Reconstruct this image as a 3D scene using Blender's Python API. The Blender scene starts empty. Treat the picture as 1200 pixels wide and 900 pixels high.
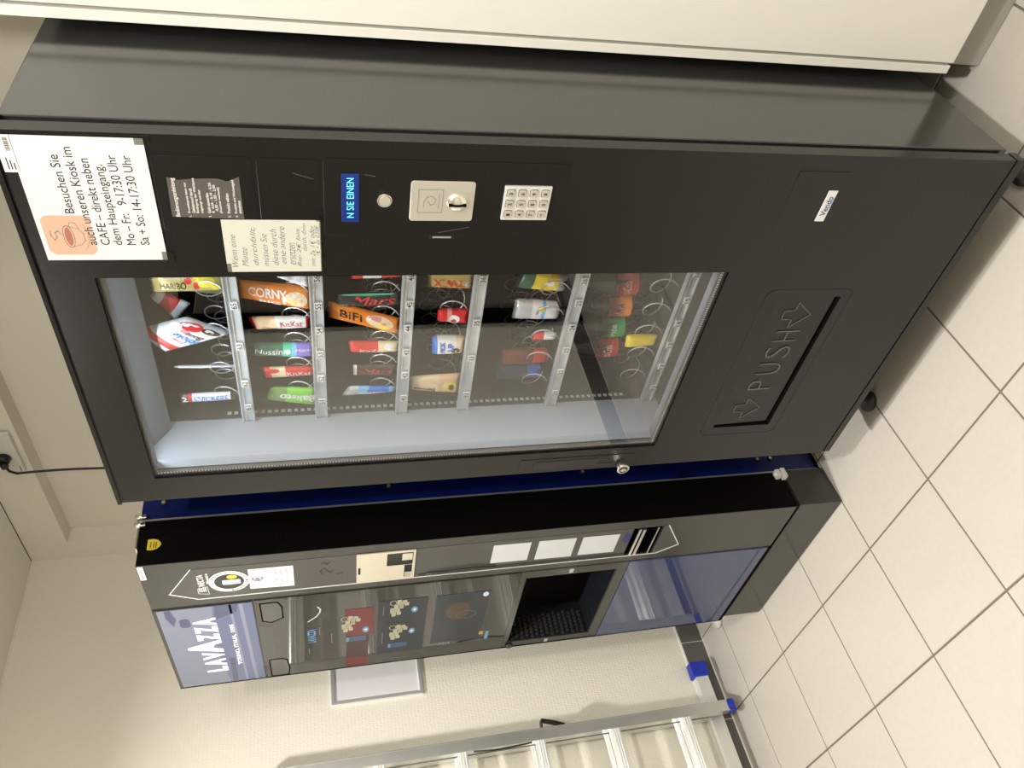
import bpy, bmesh, math, random
from mathutils import Vector, Matrix
random.seed(4)
D = bpy.data; SC = bpy.context.scene; COL = SC.collection
PI = math.pi

# ------------------------------------------------------------------ camera
cam = D.objects.new('camera', D.cameras.new('camera')); COL.objects.link(cam); SC.camera = cam
CPOS = Vector((0.5881, -1.0619, 1.4123)); YAW, PITCH, ROLL = 0.8127, -0.2399, -0.0438
fw = Vector((-math.sin(YAW)*math.cos(PITCH), math.cos(YAW)*math.cos(PITCH), math.sin(PITCH)))
r0 = Vector((math.cos(YAW), math.sin(YAW), 0)); u0 = r0.cross(fw)
rt = r0*math.cos(ROLL)+u0*math.sin(ROLL); up = -r0*math.sin(ROLL)+u0*math.cos(ROLL)
# the photograph is a portrait shot stored lying on its side: picture right = world down, picture up = world right
cr, cu = -up, rt
M = Matrix((( cr.x, cu.x, -fw.x, CPOS.x), (cr.y, cu.y, -fw.y, CPOS.y), (cr.z, cu.z, -fw.z, CPOS.z), (0,0,0,1)))
cam.matrix_world = M
cam.data.sensor_fit = 'HORIZONTAL'; cam.data.sensor_width = 36.0
cam.data.lens = 911.2*36.0/1200.0; cam.data.clip_start = 0.02; cam.data.clip_end = 60

# ------------------------------------------------------------------ world, lamps, exposure
w = D.worlds.new('world'); SC.world = w; w.use_nodes = True
w.node_tree.nodes['Background'].inputs[0].default_value = (1.0, 0.93, 0.80, 1)
w.node_tree.nodes['Background'].inputs[1].default_value = 0.10
SC.view_settings.view_transform = 'Standard'; SC.view_settings.look = 'None'
SC.view_settings.gamma = 1.0; SC.view_settings.use_curve_mapping = False
SC.view_settings.exposure = 0.22
def area(name, loc, size, power, col, rot=(0,0,0), sy=None, spread=PI):
    l = D.lights.new(name, 'AREA'); l.energy = power; l.color = col; l.size = size; l.spread = spread
    if sy: l.shape = 'RECTANGLE'; l.size_y = sy
    else: l.shape = 'DISK'
    o = D.objects.new(name, l); COL.objects.link(o); o.location = loc; o.rotation_euler = rot
    return o
WARM = (1.0, 0.965, 0.915)
area('ceiling_lamp', (0.60, -0.82, 2.46), 0.12, 36, WARM)
area('ceiling_lamp', (-1.18, -0.66, 2.46), 0.10, 24, WARM, spread=2.6)
pl = D.lights.new('fill_light', 'POINT'); pl.energy = 46; pl.color = WARM; pl.shadow_soft_size = .12  # unseen point light added as general fill
plo = D.objects.new('fill_light', pl); COL.objects.link(plo); plo.location = (2.1, -0.90, 2.25)

# ------------------------------------------------------------------ materials
MATS = {}
def mat(name, col, rough=.5, metal=0., coat=0., spec=.5, emit=None, es=0., bump=None, noise=None, coat_rough=.03):
    if name in MATS: return MATS[name]
    m = D.materials.new(name); m.use_nodes = True; nt = m.node_tree; b = nt.nodes['Principled BSDF']
    b.inputs['Base Color'].default_value = (*col, 1); b.inputs['Roughness'].default_value = rough
    b.inputs['Metallic'].default_value = metal; b.inputs['Coat Weight'].default_value = coat
    b.inputs['Coat Roughness'].default_value = coat_rough; b.inputs['Specular IOR Level'].default_value = spec
    if emit: b.inputs['Emission Color'].default_value = (*emit, 1); b.inputs['Emission Strength'].default_value = es
    tc = nt.nodes.new('ShaderNodeTexCoord')
    if noise:   # (scale, amount) faint colour variation
        n = nt.nodes.new('ShaderNodeTexNoise'); n.inputs['Scale'].default_value = noise[0]; n.inputs['Detail'].default_value = 5
        nt.links.new(tc.outputs['Object'], n.inputs['Vector'])
        mx = nt.nodes.new('ShaderNodeMix'); mx.data_type = 'RGBA'
        a = noise[1]
        mx.inputs[6].default_value = (*[c*(1-a) for c in col], 1); mx.inputs[7].default_value = (*[min(1, c*(1+a)) for c in col], 1)
        nt.links.new(n.outputs['Fac'], mx.inputs[0]); nt.links.new(mx.outputs[2], b.inputs['Base Color'])
    if bump:    # (kind, scale, strength)
        kind, sc, st = bump
        bp = nt.nodes.new('ShaderNodeBump'); bp.inputs['Strength'].default_value = st; bp.inputs['Distance'].default_value = .001
        if kind == 'noise':
            n = nt.nodes.new('ShaderNodeTexNoise'); n.inputs['Scale'].default_value = sc
            nt.links.new(tc.outputs['Object'], n.inputs['Vector']); nt.links.new(n.outputs['Fac'], bp.inputs['Height'])
        else:
            n = nt.nodes.new('ShaderNodeTexVoronoi'); n.inputs['Scale'].default_value = sc; n.inputs['Randomness'].default_value = .35
            mp = nt.nodes.new('ShaderNodeMapping'); mp.inputs['Scale'].default_value = (1, 1, .55)
            nt.links.new(tc.outputs['Object'], mp.inputs['Vector']); nt.links.new(mp.outputs['Vector'], n.inputs['Vector'])
            nt.links.new(n.outputs['Distance'], bp.inputs['Height'])
        nt.links.new(bp.outputs['Normal'], b.inputs['Normal'])
    MATS[name] = m; return m
def glass_mat(name, tint=(1,1,1), rough=0.0, gain=1.0):
    m = D.materials.new(name); m.use_nodes = True; nt = m.node_tree; nt.nodes.clear()
    out = nt.nodes.new('ShaderNodeOutputMaterial'); mix = nt.nodes.new('ShaderNodeMixShader')
    t = nt.nodes.new('ShaderNodeBsdfTransparent'); t.inputs[0].default_value = (*tint, 1)
    g = nt.nodes.new('ShaderNodeBsdfGlossy'); g.inputs['Roughness'].default_value = rough
    fr = nt.nodes.new('ShaderNodeFresnel'); geo = nt.nodes.new('ShaderNodeNewGeometry')
    mi = nt.nodes.new('ShaderNodeMix'); mi.inputs[2].default_value = 1.5; mi.inputs[3].default_value = 1/1.5
    nt.links.new(geo.outputs['Backfacing'], mi.inputs[0]); nt.links.new(mi.outputs[0], fr.inputs['IOR'])
    mu = nt.nodes.new('ShaderNodeMath'); mu.operation = 'MULTIPLY'; mu.inputs[1].default_value = gain
    nt.links.new(fr.outputs[0], mu.inputs[0]); nt.links.new(mu.outputs[0], mix.inputs[0])
    nt.links.new(t.outputs[0], mix.inputs[1]); nt.links.new(g.outputs[0], mix.inputs[2]); nt.links.new(mix.outputs[0], out.inputs[0])
    MATS[name] = m; return m

M_wall = mat('wall_paint', (.84, .81, .71), .85, bump=('weave', 150, 1.0))
M_wallp = mat('plain_wall', (.82, .78, .68), .8)
M_ceil = mat('ceiling_paint', (.86, .83, .75), .8)
M_tile = mat('floor_tile', (.56, .53, .475), .20, noise=(60, .05), spec=.45)
M_grout = mat('grout', (.16, .14, .12), .9)
M_skirt = mat('skirting_tile', (.115, .108, .102), .35)
M_joint = mat('white_joint', (.86, .84, .78), .6)
M_black = mat('black_door_paint', (.0045, .0045, .0040), .28, spec=.42, bump=('noise', 900, .05))
M_blackside = mat('black_side_paint', (.018, .018, .017), .16, spec=.95)
M_blackgloss = mat('black_gloss', (.006, .006, .006), .12)
M_dark = mat('dark_plastic', (.012, .012, .012), .45)
M_void = mat('matt_black', (.003, .003, .003), .9, spec=.05)
M_gask = mat('rubber_gasket', (.004, .004, .004), .45, spec=.15, bump=('noise', 500, 1.0))
M_liner = mat('light_grey_liner', (.24, .25, .265), .5)
M_int = mat('black_interior', (.012, .012, .013), .6)
M_galv = mat('galvanised_steel', (.60, .64, .66), .38, metal=.55, noise=(40, .15))
M_wire = mat('wire_steel', (.66, .67, .68), .30, metal=.8)
M_chrome = mat('chrome', (.85, .83, .78), .18, metal=1.)
M_steelp = mat('brushed_plate', (.72, .69, .62), .36, metal=.75, noise=(25, .05))
M_alu = mat('aluminium', (.62, .62, .60), .32, metal=.85, noise=(12, .12))
M_alu2 = mat('aluminium_bright', (.86, .86, .84), .35, metal=.6)
M_white = mat('white_laminate', (.74, .73, .68), .45)
M_paper = mat('paper', (.56, .57, .58), .7)
M_note = mat('cream_note', (.50, .495, .425), .8)
M_wlabel = mat('white_label', (.66, .66, .65), .5)
M_ink = mat('black_ink', (.01, .01, .012), .6)
M_pencil = mat('grey_ink', (.06, .06, .07), .7)
M_pt = mat('peach_print', (.52, .33, .23), .7)
M_ptd = mat('brown_print', (.33, .11, .07), .7)
M_ptg = mat('grey_brown_print', (.30, .22, .17), .7)
M_brownlab = mat('grey_brown_label', (.085, .075, .066), .25)
M_inkw = mat('white_ink', (.66, .65, .62), .5)
M_blue = mat('blue_cabinet_paint', (.002, .008, .085), .25, spec=.35)
M_cfr = mat('coffee_front_grey', (.034, .033, .029), .24, spec=.55)
M_cglass = mat('coffee_dark_glass', (.020, .018, .016), .04, spec=.75)
M_base = mat('coffee_base', (.026, .025, .022), .16)
M_blueabs = mat('blue_rubber', (.01, .03, .42), .4)
M_yellow = mat('yellow_sticker', (.62, .48, .03), .5)
M_plug = mat('black_cable', (.010, .010, .010), .4)
G_pane = glass_mat('window_glass', (1., 1., 1.), gain=1.0)
G_pet = glass_mat('clear_plastic', (.85, .88, .88), .08)
G_tape = glass_mat('clear_tape', (.75, .75, .72), .2)

# ------------------------------------------------------------------ mesh helpers (world coordinates in, re-based on the parent)
def BM(): return bmesh.new()
def bx(bm, x0, x1, y0, y1, z0, z1, mi=0):
    x0, x1 = sorted((x0, x1)); y0, y1 = sorted((y0, y1)); z0, z1 = sorted((z0, z1))
    v = [bm.verts.new((x, y, z)) for x in (x0, x1) for y in (y0, y1) for z in (z0, z1)]
    for q in ((0,1,3,2), (4,6,7,5), (0,4,5,1), (2,3,7,6), (0,2,6,4), (1,5,7,3)):
        f = bm.faces.new([v[i] for i in q]); f.material_index = mi
    return v
def prism(bm, pts, y0, y1, mi=0, axis='y'):
    def P(a, b, t): return (a, t, b) if axis == 'y' else ((t, a, b) if axis == 'x' else (a, b, t))
    A = [bm.verts.new(P(a, b, y0)) for a, b in pts]; B = [bm.verts.new(P(a, b, y1)) for a, b in pts]
    n = len(pts); fs = [bm.faces.new(A), bm.faces.new(B[::-1])]
    for i in range(n): fs.append(bm.faces.new((A[i], B[i], B[(i+1) % n], A[(i+1) % n])))
    for f in fs: f.material_index = mi
def cyl(bm, a, b, r, n=16, r2=None, mi=0):
    a, b = Vector(a), Vector(b); d = (b-a).normalized(); r2 = r if r2 is None else r2
    s = d.orthogonal().normalized(); t = d.cross(s)
    A = [bm.verts.new(a+(s*math.cos(2*PI*i/n)+t*math.sin(2*PI*i/n))*r) for i in range(n)]
    B = [bm.verts.new(b+(s*math.cos(2*PI*i/n)+t*math.sin(2*PI*i/n))*r2) for i in range(n)]
    fs = [bm.faces.new(A[::-1]), bm.faces.new(B)]
    for i in range(n): fs.append(bm.faces.new((A[i], A[(i+1) % n], B[(i+1) % n], B[i])))
    for f in fs: f.material_index = mi; f.smooth = n > 8
    fs[0].smooth = fs[1].smooth = False
def tube(bm, pts, r, n=6, mi=0, flat=None):
    pts = [Vector(p) for p in pts]; rings = []
    d0 = (pts[1]-pts[0]).normalized(); s = d0.orthogonal().normalized()
    for i, p in enumerate(pts):
        d = (pts[min(i+1, len(pts)-1)]-pts[max(i-1, 0)]).normalized()
        s = (s-d*s.dot(d)).normalized(); t = d.cross(s)
        rings.append([bm.verts.new(p+(s*math.cos(2*PI*k/n)+t*math.sin(2*PI*k/n))*r) for k in range(n)])
    for a, b in zip(rings, rings[1:]):
        for k in range(n):
            f = bm.faces.new((a[k], a[(k+1) % n], b[(k+1) % n], b[k])); f.smooth = True; f.material_index = mi
    bm.faces.new(rings[0][::-1]); bm.faces.new(rings[-1])
def lathe(bm, c, prof, n=24, mi=0):  # profile (r, z) about vertical axis at c
    rings = [[bm.verts.new((c[0]+max(r, 1e-4)*math.cos(2*PI*k/n), c[1]+max(r, 1e-4)*math.sin(2*PI*k/n), c[2]+z)) for k in range(n)] for r, z in prof]
    for a, b in zip(rings, rings[1:]):
        for k in range(n):
            f = bm.faces.new((a[k], a[(k+1) % n], b[(k+1) % n], b[k])); f.smooth = True; f.material_index = mi
    bm.faces.new(rings[0][::-1]); bm.faces.new(rings[-1])
def plate(bm, x0, x1, z0, z1, y0, y1, holes=(), axis='y'):   # slab in the XZ plane with rectangular holes
    xs = sorted({x0, x1, *[h[0] for h in holes], *[h[1] for h in holes]})
    zs = sorted({z0, z1, *[h[2] for h in holes], *[h[3] for h in holes]})
    def solid(i, j):
        if i < 0 or j < 0 or i >= len(xs)-1 or j >= len(zs)-1: return False
        cx, cz = (xs[i]+xs[i+1])/2, (zs[j]+zs[j+1])/2
        return not any(h[0] < cx < h[1] and h[2] < cz < h[3] for h in holes)
    V = {}
    def v(i, j, y):
        k = (i, j, y)
        if k not in V: V[k] = bm.verts.new((xs[i], y, zs[j]))
        return V[k]
    for i in range(len(xs)-1):
        for j in range(len(zs)-1):
            if not solid(i, j): continue
            bm.faces.new((v(i, j, y0), v(i+1, j, y0), v(i+1, j+1, y0), v(i, j+1, y0)))
            bm.faces.new((v(i, j+1, y1), v(i+1, j+1, y1), v(i+1, j, y1), v(i, j, y1)))
            if not solid(i-1, j): bm.faces.new((v(i, j, y1), v(i, j, y0), v(i, j+1, y0), v(i, j+1, y1)))
            if not solid(i+1, j): bm.faces.new((v(i+1, j+1, y1), v(i+1, j+1, y0), v(i+1, j, y0), v(i+1, j, y1)))
            if not solid(i, j-1): bm.faces.new((v(i+1, j, y1), v(i+1, j, y0), v(i, j, y0), v(i, j, y1)))
            if not solid(i, j+1): bm.faces.new((v(i, j+1, y1), v(i, j+1, y0), v(i+1, j+1, y0), v(i+1, j+1, y1)))
def rrect(x0, x1, z0, z1, r, n=5):
    pts = []
    for cx, cz, a in ((x1-r, z1-r, 0), (x0+r, z1-r, 90), (x0+r, z0+r, 180), (x1-r, z0+r, 270)):
        for k in range(n+1):
            t = math.radians(a+90*k/n); pts.append((cx+r*math.cos(t), cz+r*math.sin(t)))
    return pts
def outline(bm, pts, wd, y0, y1, closed=True, mi=0):   # flat band following a polyline in XZ
    n = len(pts)
    for i in range(n if closed else n-1):
        a = Vector(pts[i]); b = Vector(pts[(i+1) % n]); d = (b-a)
        if d.length < 1e-6: continue
        d.normalize(); q = Vector((-d.y, d.x))*wd/2; e = d*wd/2
        prism(bm, [tuple(a-e+q), tuple(a-e-q), tuple(b+e-q), tuple(b+e+q)], y0, y1, mi)
def obj(name, bm, mats, parent=None, bevel=0., seg=2, label=None, kind=None, recalc=True):
    if recalc: bmesh.ops.recalc_face_normals(bm, faces=bm.faces[:])
    me = D.meshes.new(name)
    if parent is not None: 
        off = ORG[parent.name]; bmesh.ops.translate(bm, verts=bm.verts[:], vec=-off)
    else: off = Vector((0,0,0))
    bm.to_mesh(me); bm.free()
    for m in (mats if isinstance(mats, (list, tuple)) else [mats]): me.materials.append(m)
    o = D.objects.new(name, me); COL.objects.link(o)
    if parent is not None: o.parent = parent
    ORG[o.name] = off
    if bevel:
        md = o.modifiers.new('bevel', 'BEVEL'); md.width = bevel; md.segments = seg; md.limit_method = 'ANGLE'; md.angle_limit = math.radians(40)
    if label: o['label'] = label
    if kind: o['kind'] = kind
    return o
ORG = {}
def thing(name, label, cat, loc=(0,0,0), group=None):
    o = D.objects.new(name, None); o.empty_display_size = .05; COL.objects.link(o); o.location = loc
    o['label'] = label; o['category'] = cat
    if group: o['group'] = group
    ORG[o.name] = Vector(loc); return o
def tag(o, label, cat, group=None):
    o['label'] = label; o['category'] = cat
    if group: o['group'] = group
    return o
MYAW = 0.0116
def struct(name, bm, m, parent=None, kind='structure', rot=True, **k):
    o = obj(name, bm, m, parent, **k)
    if parent is None:
        o['kind'] = kind
        if rot: o.rotation_euler.z = MYAW
    return o

TXT = {}
def text_verts(s, bold=0.0, shear=0.0):
    k = (s, bold, shear)
    if k in TXT: return TXT[k]
    c = D.curves.new('t', 'FONT'); c.body = s; c.size = 1; c.offset = bold; c.shear = shear; c.resolution_u = 3; c.fill_mode = 'FRONT'
    o = D.objects.new('t', c); COL.objects.link(o)
    dg = bpy.context.evaluated_depsgraph_get(); dg.update()
    me = D.meshes.new_from_object(o.evaluated_get(dg))
    vs = [tuple(v.co[:2]) for v in me.vertices]; fs = [tuple(p.vertices) for p in me.polygons]
    D.objects.remove(o); D.curves.remove(c); D.meshes.remove(me)
    TXT[k] = (vs, fs); return TXT[k]
def put_text(bm, s, cx, cz, wd, ht, y, ang=0, bold=.02, shear=0., mi=0, depth=0., frame=None):
    """lettering fitted in a wd x ht box centred at (cx, cz) on the plane Y=y, turned by ang degrees"""
    vs, fs = text_verts(s, bold, shear)
    if not vs: return
    xa, xb = min(v[0] for v in vs), max(v[0] for v in vs); za, zb = min(v[1] for v in vs), max(v[1] for v in vs)
    ca, sa = math.cos(math.radians(ang)), math.sin(math.radians(ang)); L = []
    for a, b in vs:
        p = ((a-xa)/(xb-xa)-.5)*wd; q = ((b-za)/max(zb-za, 1e-6)-.5)*ht
        X, Z = cx+p*ca-q*sa, cz+p*sa+q*ca
        L.append(bm.verts.new((X, y, Z) if frame is None else frame(X, y, Z)))
    nf = []
    for f in fs:
        try: g = bm.faces.new([L[i] for i in f]); g.material_index = mi; nf.append(g)
        except ValueError: pass
    if depth:
        r = bmesh.ops.extrude_face_region(bm, geom=nf)
        bmesh.ops.translate(bm, verts=[e for e in r['geom'] if isinstance(e, bmesh.types.BMVert)], vec=(0, -depth, 0))
def text_obj(name, items, m, parent, y, label=None, **k):
    bm = BM()
    for it in items: put_text(bm, *it[:5], y, *it[5:], **k)
    return obj(name, bm, m, parent, label=label)

# ================================================================== THE SETTING
XL, YB, YF, XR, ZC = -2.160, 0.772, -3.0, 2.60, 2.487
T, TX, TY = 0.3037, -0.4533, -0.1582
bm = BM(); bx(bm, XL-.1, XR+.1, YF-.1, YB+.3, -.1, -.0015); floor = struct('floor', bm, M_grout)
ORG['floor'] = Vector((0,0,0))
g = .0022; tile_me = None; tile_meshes = {}
for i in range(-7, 10):
    for j in range(-4, 11):
        x1 = TX+(i+1)*T-g; x0 = TX+i*T+g; y1 = TY-(j)*T-g+T; y0 = TY-(j+1)*T+g+T
        x0 = max(x0, XL+.002); x1 = min(x1, XR-.002); y0 = max(y0, YF+.002); y1 = min(y1, YB-.004)
        if x1-x0 < .01 or y1-y0 < .01: continue
        if j == 10 and i > 6: continue
        key = (round(x1-x0, 4), round(y1-y0, 4))
        if key not in tile_meshes:
            b = BM(); a, c = key; e = .0012
            lo = [b.verts.new(p) for p in ((0,0,-.0015), (a,0,-.0015), (a,c,-.0015), (0,c,-.0015))]
            hi = [b.verts.new(p) for p in ((e,e,.0005), (a-e,e,.0005), (a-e,c-e,.0005), (e,c-e,.0005))]
            b.faces.new(hi)
            for k in range(4): b.faces.new((lo[k], lo[(k+1) % 4], hi[(k+1) % 4], hi[k]))
            me = D.meshes.new('tile'); b.to_mesh(me); b.free(); me.materials.append(M_tile); tile_meshes[key] = me
        o = D.objects.new('tile', tile_meshes[key]); COL.objects.link(o); o.parent = floor; o.location = (x0, y0, -.0004)
bm = BM(); bx(bm, XL-.1, XL, YF-.1, YB+.3, 0, ZC); wl = struct('wall_left', bm, M_wall)
bm = BM()
NX, NZ = -2.062, 2.346
bx(bm, XL, NX, YB, YB+.12, 0, ZC); bx(bm, NX, XR, YB, YB+.12, NZ, ZC); bx(bm, XL, XR, YB+.066, YB+.12, 0, NZ+.001)
struct('wall_back', bm, M_wallp)
bm = BM(); bx(bm, XL-.1, XR+.1, YF-.1, YF, 0, ZC); struct('wall_front', bm, M_wallp)
bm = BM(); bx(bm, XR, XR+.1, YF, YB+.3, 0, ZC); struct('wall_right', bm, M_wallp)
bm = BM(); bx(bm, XL-.1, XR+.1, YF-.1, YB+.3, ZC+.012, ZC+.1); ceil = struct('ceiling', bm, M_void)
px = XL+.003
for i in range(7):       # ceiling boards
    y = YB
    for yy in ((.29, .0), (.0, -.6), (-.6, -1.2), (-1.2, -1.8), (-1.8, -2.4), (-2.4, -3.0)):
        top = YB-.004 if yy[0] == .29 else yy[0]+.29-.003
        b = BM(); bx(b, px, min(px+.62, XR-.003), yy[1]+.29, top, ZC, ZC+.012)
        obj('ceiling_panel', b, M_ceil, ceil, bevel=.0015, seg=1)
    px += .625
    if px > XR-.05: break
# grooves on the ceiling edge trim of the left wall
bm = BM(); bx(bm, XL, XL+.004, YF, YB, ZC-.006, ZC); struct('trim_1', bm, M_wallp)
# skirting: dark tiles set on the wall with pale joints
bm = BM(); bx(bm, XL, XL+.006, YF, YB-.0, .0005, .102); base = struct('baseboard_left', bm, M_joint)
y = 0.13+2*T+.002
while y > YF:
    y1 = min(y-.0025, YB-.003); y0 = y-T
    y0 = max(y0, YF+.002)
    if y1-y0 > .02:
        b = BM(); bx(b, XL, XL+.008, y0, y1, .007, .096); obj('skirting_tile', b, M_skirt, base, bevel=.001, seg=1)
    y -= T
# dark door further along the left wall (seen mirrored in the panes)
door = thing('door_1', '', 'door', (XL, -2.4, 0)); del door['label'], door['category']; door['kind'] = 'structure'; door.rotation_euler.z = MYAW
M_doorw = mat('dark_door', (.24, .21, .18), .5)
b = BM(); plate(b, -2.98, -1.93, .001, 2.10, 0, .04, holes=[(-2.86, -2.07, .0012, 2.02)])
for v in b.verts: v.co = Vector((XL+.001+v.co.y, v.co.x, v.co.z))
obj('door_frame', b, M_void, door)
b = BM(); bx(b, XL+.001, XL+.028, -2.858, -2.062, .008, 2.015); obj('door_leaf', b, M_doorw, door)
b = BM(); cyl(b, (XL+.028, -2.14, 1.03), (XL+.075, -2.14, 1.03), .009); cyl(b, (XL+.07, -2.145, 1.03), (XL+.07, -2.26, 1.03), .009); obj('door_handle', b, M_chrome, door)

# ================================================================== SNACK MACHINE
W, H, ZB = .841, 1.83, .145
sm = thing('snack_machine', 'tall black snack vending machine with a glass window and spirals of sweets', 'vending machine', (-W/2, .35, 0))
WX0, WX1, WZ0, WZ1 = -.768, -.250, .650, 1.751
FX0, FX1, FZ0, FZ1 = -.714, -.316, .371, .518      # push flap
holes = [(WX0, WX1, WZ0, WZ1), (FX0, FX1, FZ0, FZ1), (-.120, -.085, .527, .575)]
bm = BM(); plate(bm, -W, 0, ZB+.018, H, 0, .025, holes=holes)
obj('door', bm, M_black, sm)
bm = BM(); bx(bm, -W, 0, .001, .03, ZB-.005, ZB+.013); obj('base_strip', bm, M_black, sm, bevel=.001)
bm = BM(); plate(bm, -W+.012, -.012, ZB+.013, H-.006, .0255, .046, holes=[(WX0, WX1, WZ0, WZ1), (FX0, FX1, FZ0, FZ1)])
obj('door_gasket', bm, M_gask, sm)
bm = BM(); bx(bm, -W-.002, .001, -.004, .05, H-.004, H+.004); bx(bm, -W-.004, -W, .004, .03, ZB+.02, H-.01)
obj('door_trim', bm, M_blackgloss, sm, bevel=.001)
# cabinet shell
bm = BM()
bx(bm, -.024, -.004, .0465, .73, ZB, H-.002); obj('side_panel', bm, M_blackside, sm, bevel=.002)
bm = BM(); bx(bm, -W+.004, -W+.024, .0465, .73, ZB, H-.002); obj('side_panel', bm, M_blackside, sm, bevel=.002)
bm = BM(); bx(bm, -W+.024, -.024, .0465, .73, H-.03, H-.002); bx(bm, -W+.024, -.024, .71, .73, ZB, H-.03); bx(bm, -W+.024, -.024, .0465, .71, ZB, ZB+.03)
obj('cabinet_shell', bm, M_int, sm)
# cavity lining
bm = BM(); bx(bm, -.806, -.786, .0462, .17, ZB+.44, WZ1+.02); obj('side_liner', bm, M_liner, sm)
bm = BM(); bx(bm, -.806, -.7865, .1705, .62, .56, WZ1+.02); bx(bm, -.786, -.2, .60, .62, .56, WZ1+.02); bx(bm, -.21, -.19, .0462, .60, .56, WZ1+.02)
bx(bm, -.786, -.21, .0462, .60, .54, .56); bx(bm, -.786, -.21, .0462, .60, WZ1+.02, WZ1+.03)
obj('inner_lining', bm, M_int, sm)
bm = BM(); z = .67
while z < 1.62:
    bx(bm, -.7865, -.7855, .183, .191, z, z+.0085); z += .0145
obj('slot_strip', bm, M_galv, sm, kind='stuff')
bm = BM(); plate(bm, WX0+.0002, WX1-.0002, WZ0+.0002, WZ1-.0002, .0245, .0462, holes=[(WX0+.0012, WX1-.0012, WZ0+.0012, WZ1-.0012)]); obj('window_reveal', bm, mat('reveal_grey', (.20, .205, .21), .5), sm)
# window: rubber lip, double pane, dotted spacer
bm = BM(); plate(bm, WX0+.0005, WX1-.0005, WZ0+.0005, WZ1-.0005, .003, .024, holes=[(WX0+.003, WX1-.003, WZ0+.003, WZ1-.003)]); obj('window_seal', bm, M_blackgloss, sm)
for y0 in (.0045, .020):
    bm = BM(); bx(bm, WX0+.0032, WX1-.0032, y0, y0+.003, WZ0+.0032, WZ1-.0032); obj('glass_pane', bm, G_pane, sm)
bm = BM(); plate(bm, WX0+.0034, WX1-.0034, WZ0+.0034, WZ1-.0034, .0082, .0150, holes=[(WX0+.0095, WX1-.004, WZ0+.0095, WZ1-.006)])
sp = obj('pane_spacer', bm, mat('spacer_grey', (.13, .13, .125), .4, metal=.6), sm)
bm = BM()
z = WZ0+.006
while z < WZ1-.006: bx(bm, WX0+.0050, WX0+.0062, .0076, .0082, z, z+.002); bx(bm, WX0+.0080, WX0+.0092, .0076, .0082, z, z+.002); z += .006
x = WX0+.006
while x < WX1-.006: bx(bm, x, x+.002, .0076, .0082, WZ0+.0050, WZ0+.0062); bx(bm, x, x+.002, .0076, .0082, WZ0+.0080, WZ0+.0092); x += .006
obj('spacer_dots', bm, M_alu2, sp, kind='stuff')
# LED lamp along the top of the opening, screened to the rear
bm = BM(); bx(bm, -.76, -.24, .050, .066, 1.7665, 1.7760); led = obj('led_lamp', bm, mat('led_tube', (.9, .95, 1.), .4, emit=(.62, .82, 1.), es=5.), sm)
bm = BM(); prism(bm, [(.076, 1.781), (.080, 1.781), (.152, 1.738), (.150, 1.734)], -.782, -.215, axis='x'); obj('lamp_reflector', bm, mat('lamp_shield', (.10, .105, .11), .4), led)
l = area('led_light', (-.505, .058, 1.764), .50, 1.25, (.72, .87, 1.), (math.radians(8), 0, 0), .014)

area('led_light', (-.222, .078, 1.18), .05, 1.2, (.80, .90, 1.), (0, math.radians(90), math.radians(12)), 1.05, 1.0).data.size = 1.05
D.objects['led_light.001'].data.size_y = .03
# trays, rails, spirals, number tabs
RZ = {6: 1.5735, 5: 1.4155, 4: 1.2345, 3: 1.0885, 2: .8700, 1: .6150}
COLX = {6: {1: -.742, 2: -.667, 3: -.553-.005, 5: -.450}, 5: {1: -.735, 2: -.660, 3: -.588, 4: -.520, 5: -.455, 6: -.385},
        4: {1: -.735, 2: -.660, 3: -.590, 4: -.520, 5: -.455, 6: -.385}, 3: {1: -.735, 3: -.615, 5: -.510, 6: -.392},
        2: {1: -.742, 2: -.670, 3: -.600, 4: -.530, 5: -.460, 6: -.400}, 1: {1: -.740, 2: -.665, 3: -.594, 4: -.527, 5: -.458, 6: -.383}}
def coil_mesh(r=.029, turns=6, pitch=.055):
    bm = BM(); pts = []; n = 18
    for k in range(int(turns*n)+1):
        a = 2*PI*k/n - PI*.35
        pts.append((r*math.cos(a), pitch*k/n, r*math.sin(a)))
    tube(bm, pts, .0017, 5)
    me = D.meshes.new('spiral'); bm.to_mesh(me); bm.free(); me.materials.append(M_wire); return me
CM = coil_mesh(); CMB = coil_mesh(.030, 5, .072)
coils = {}
for r, zc in RZ.items():
    tr = BM(); bx(tr, -.781, -.215, .172, .58, zc+.0065, zc+.0085)
    for cx in COLX[r].values(): bx(tr, cx-.0345, cx-.0335, .185, .58, zc+.0085, zc+.024)
    t = obj('tray', tr, M_int, sm)
    b = BM(); bx(b, -.783, -.215, .160, .1705, zc-.013, zc+.013); bx(b, -.783, -.215, .156, .160, zc-.0135, zc-.0105); bx(b, -.783, -.215, .156, .160, zc+.0105, zc+.0135)
    bx(b, -.783, -.215, .158, .160, zc+.003, zc+.005)
    rail = obj('tray_rail', b, M_galv, t)
    for c, x in COLX[r].items():
        b = BM(); bx(b, x-.0025, x+.0160, .1535, .1565, zc-.0100, zc+.0045); put_text(b, '%d%d' % (r, c), x+.0068, zc-.0028, .0145, .0115, .1532, 0, .01, mi=1)
        obj('number_tab', b, [M_wlabel, M_ink], t)
        cxx = x+.012
        o = D.objects.new('spiral', CM); COL.objects.link(o); o.parent = t; o.location = Vector((cxx, .178, zc+.0405))-ORG[t.name]
        coils[(r, c)] = (cxx, zc+.0405)

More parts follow.
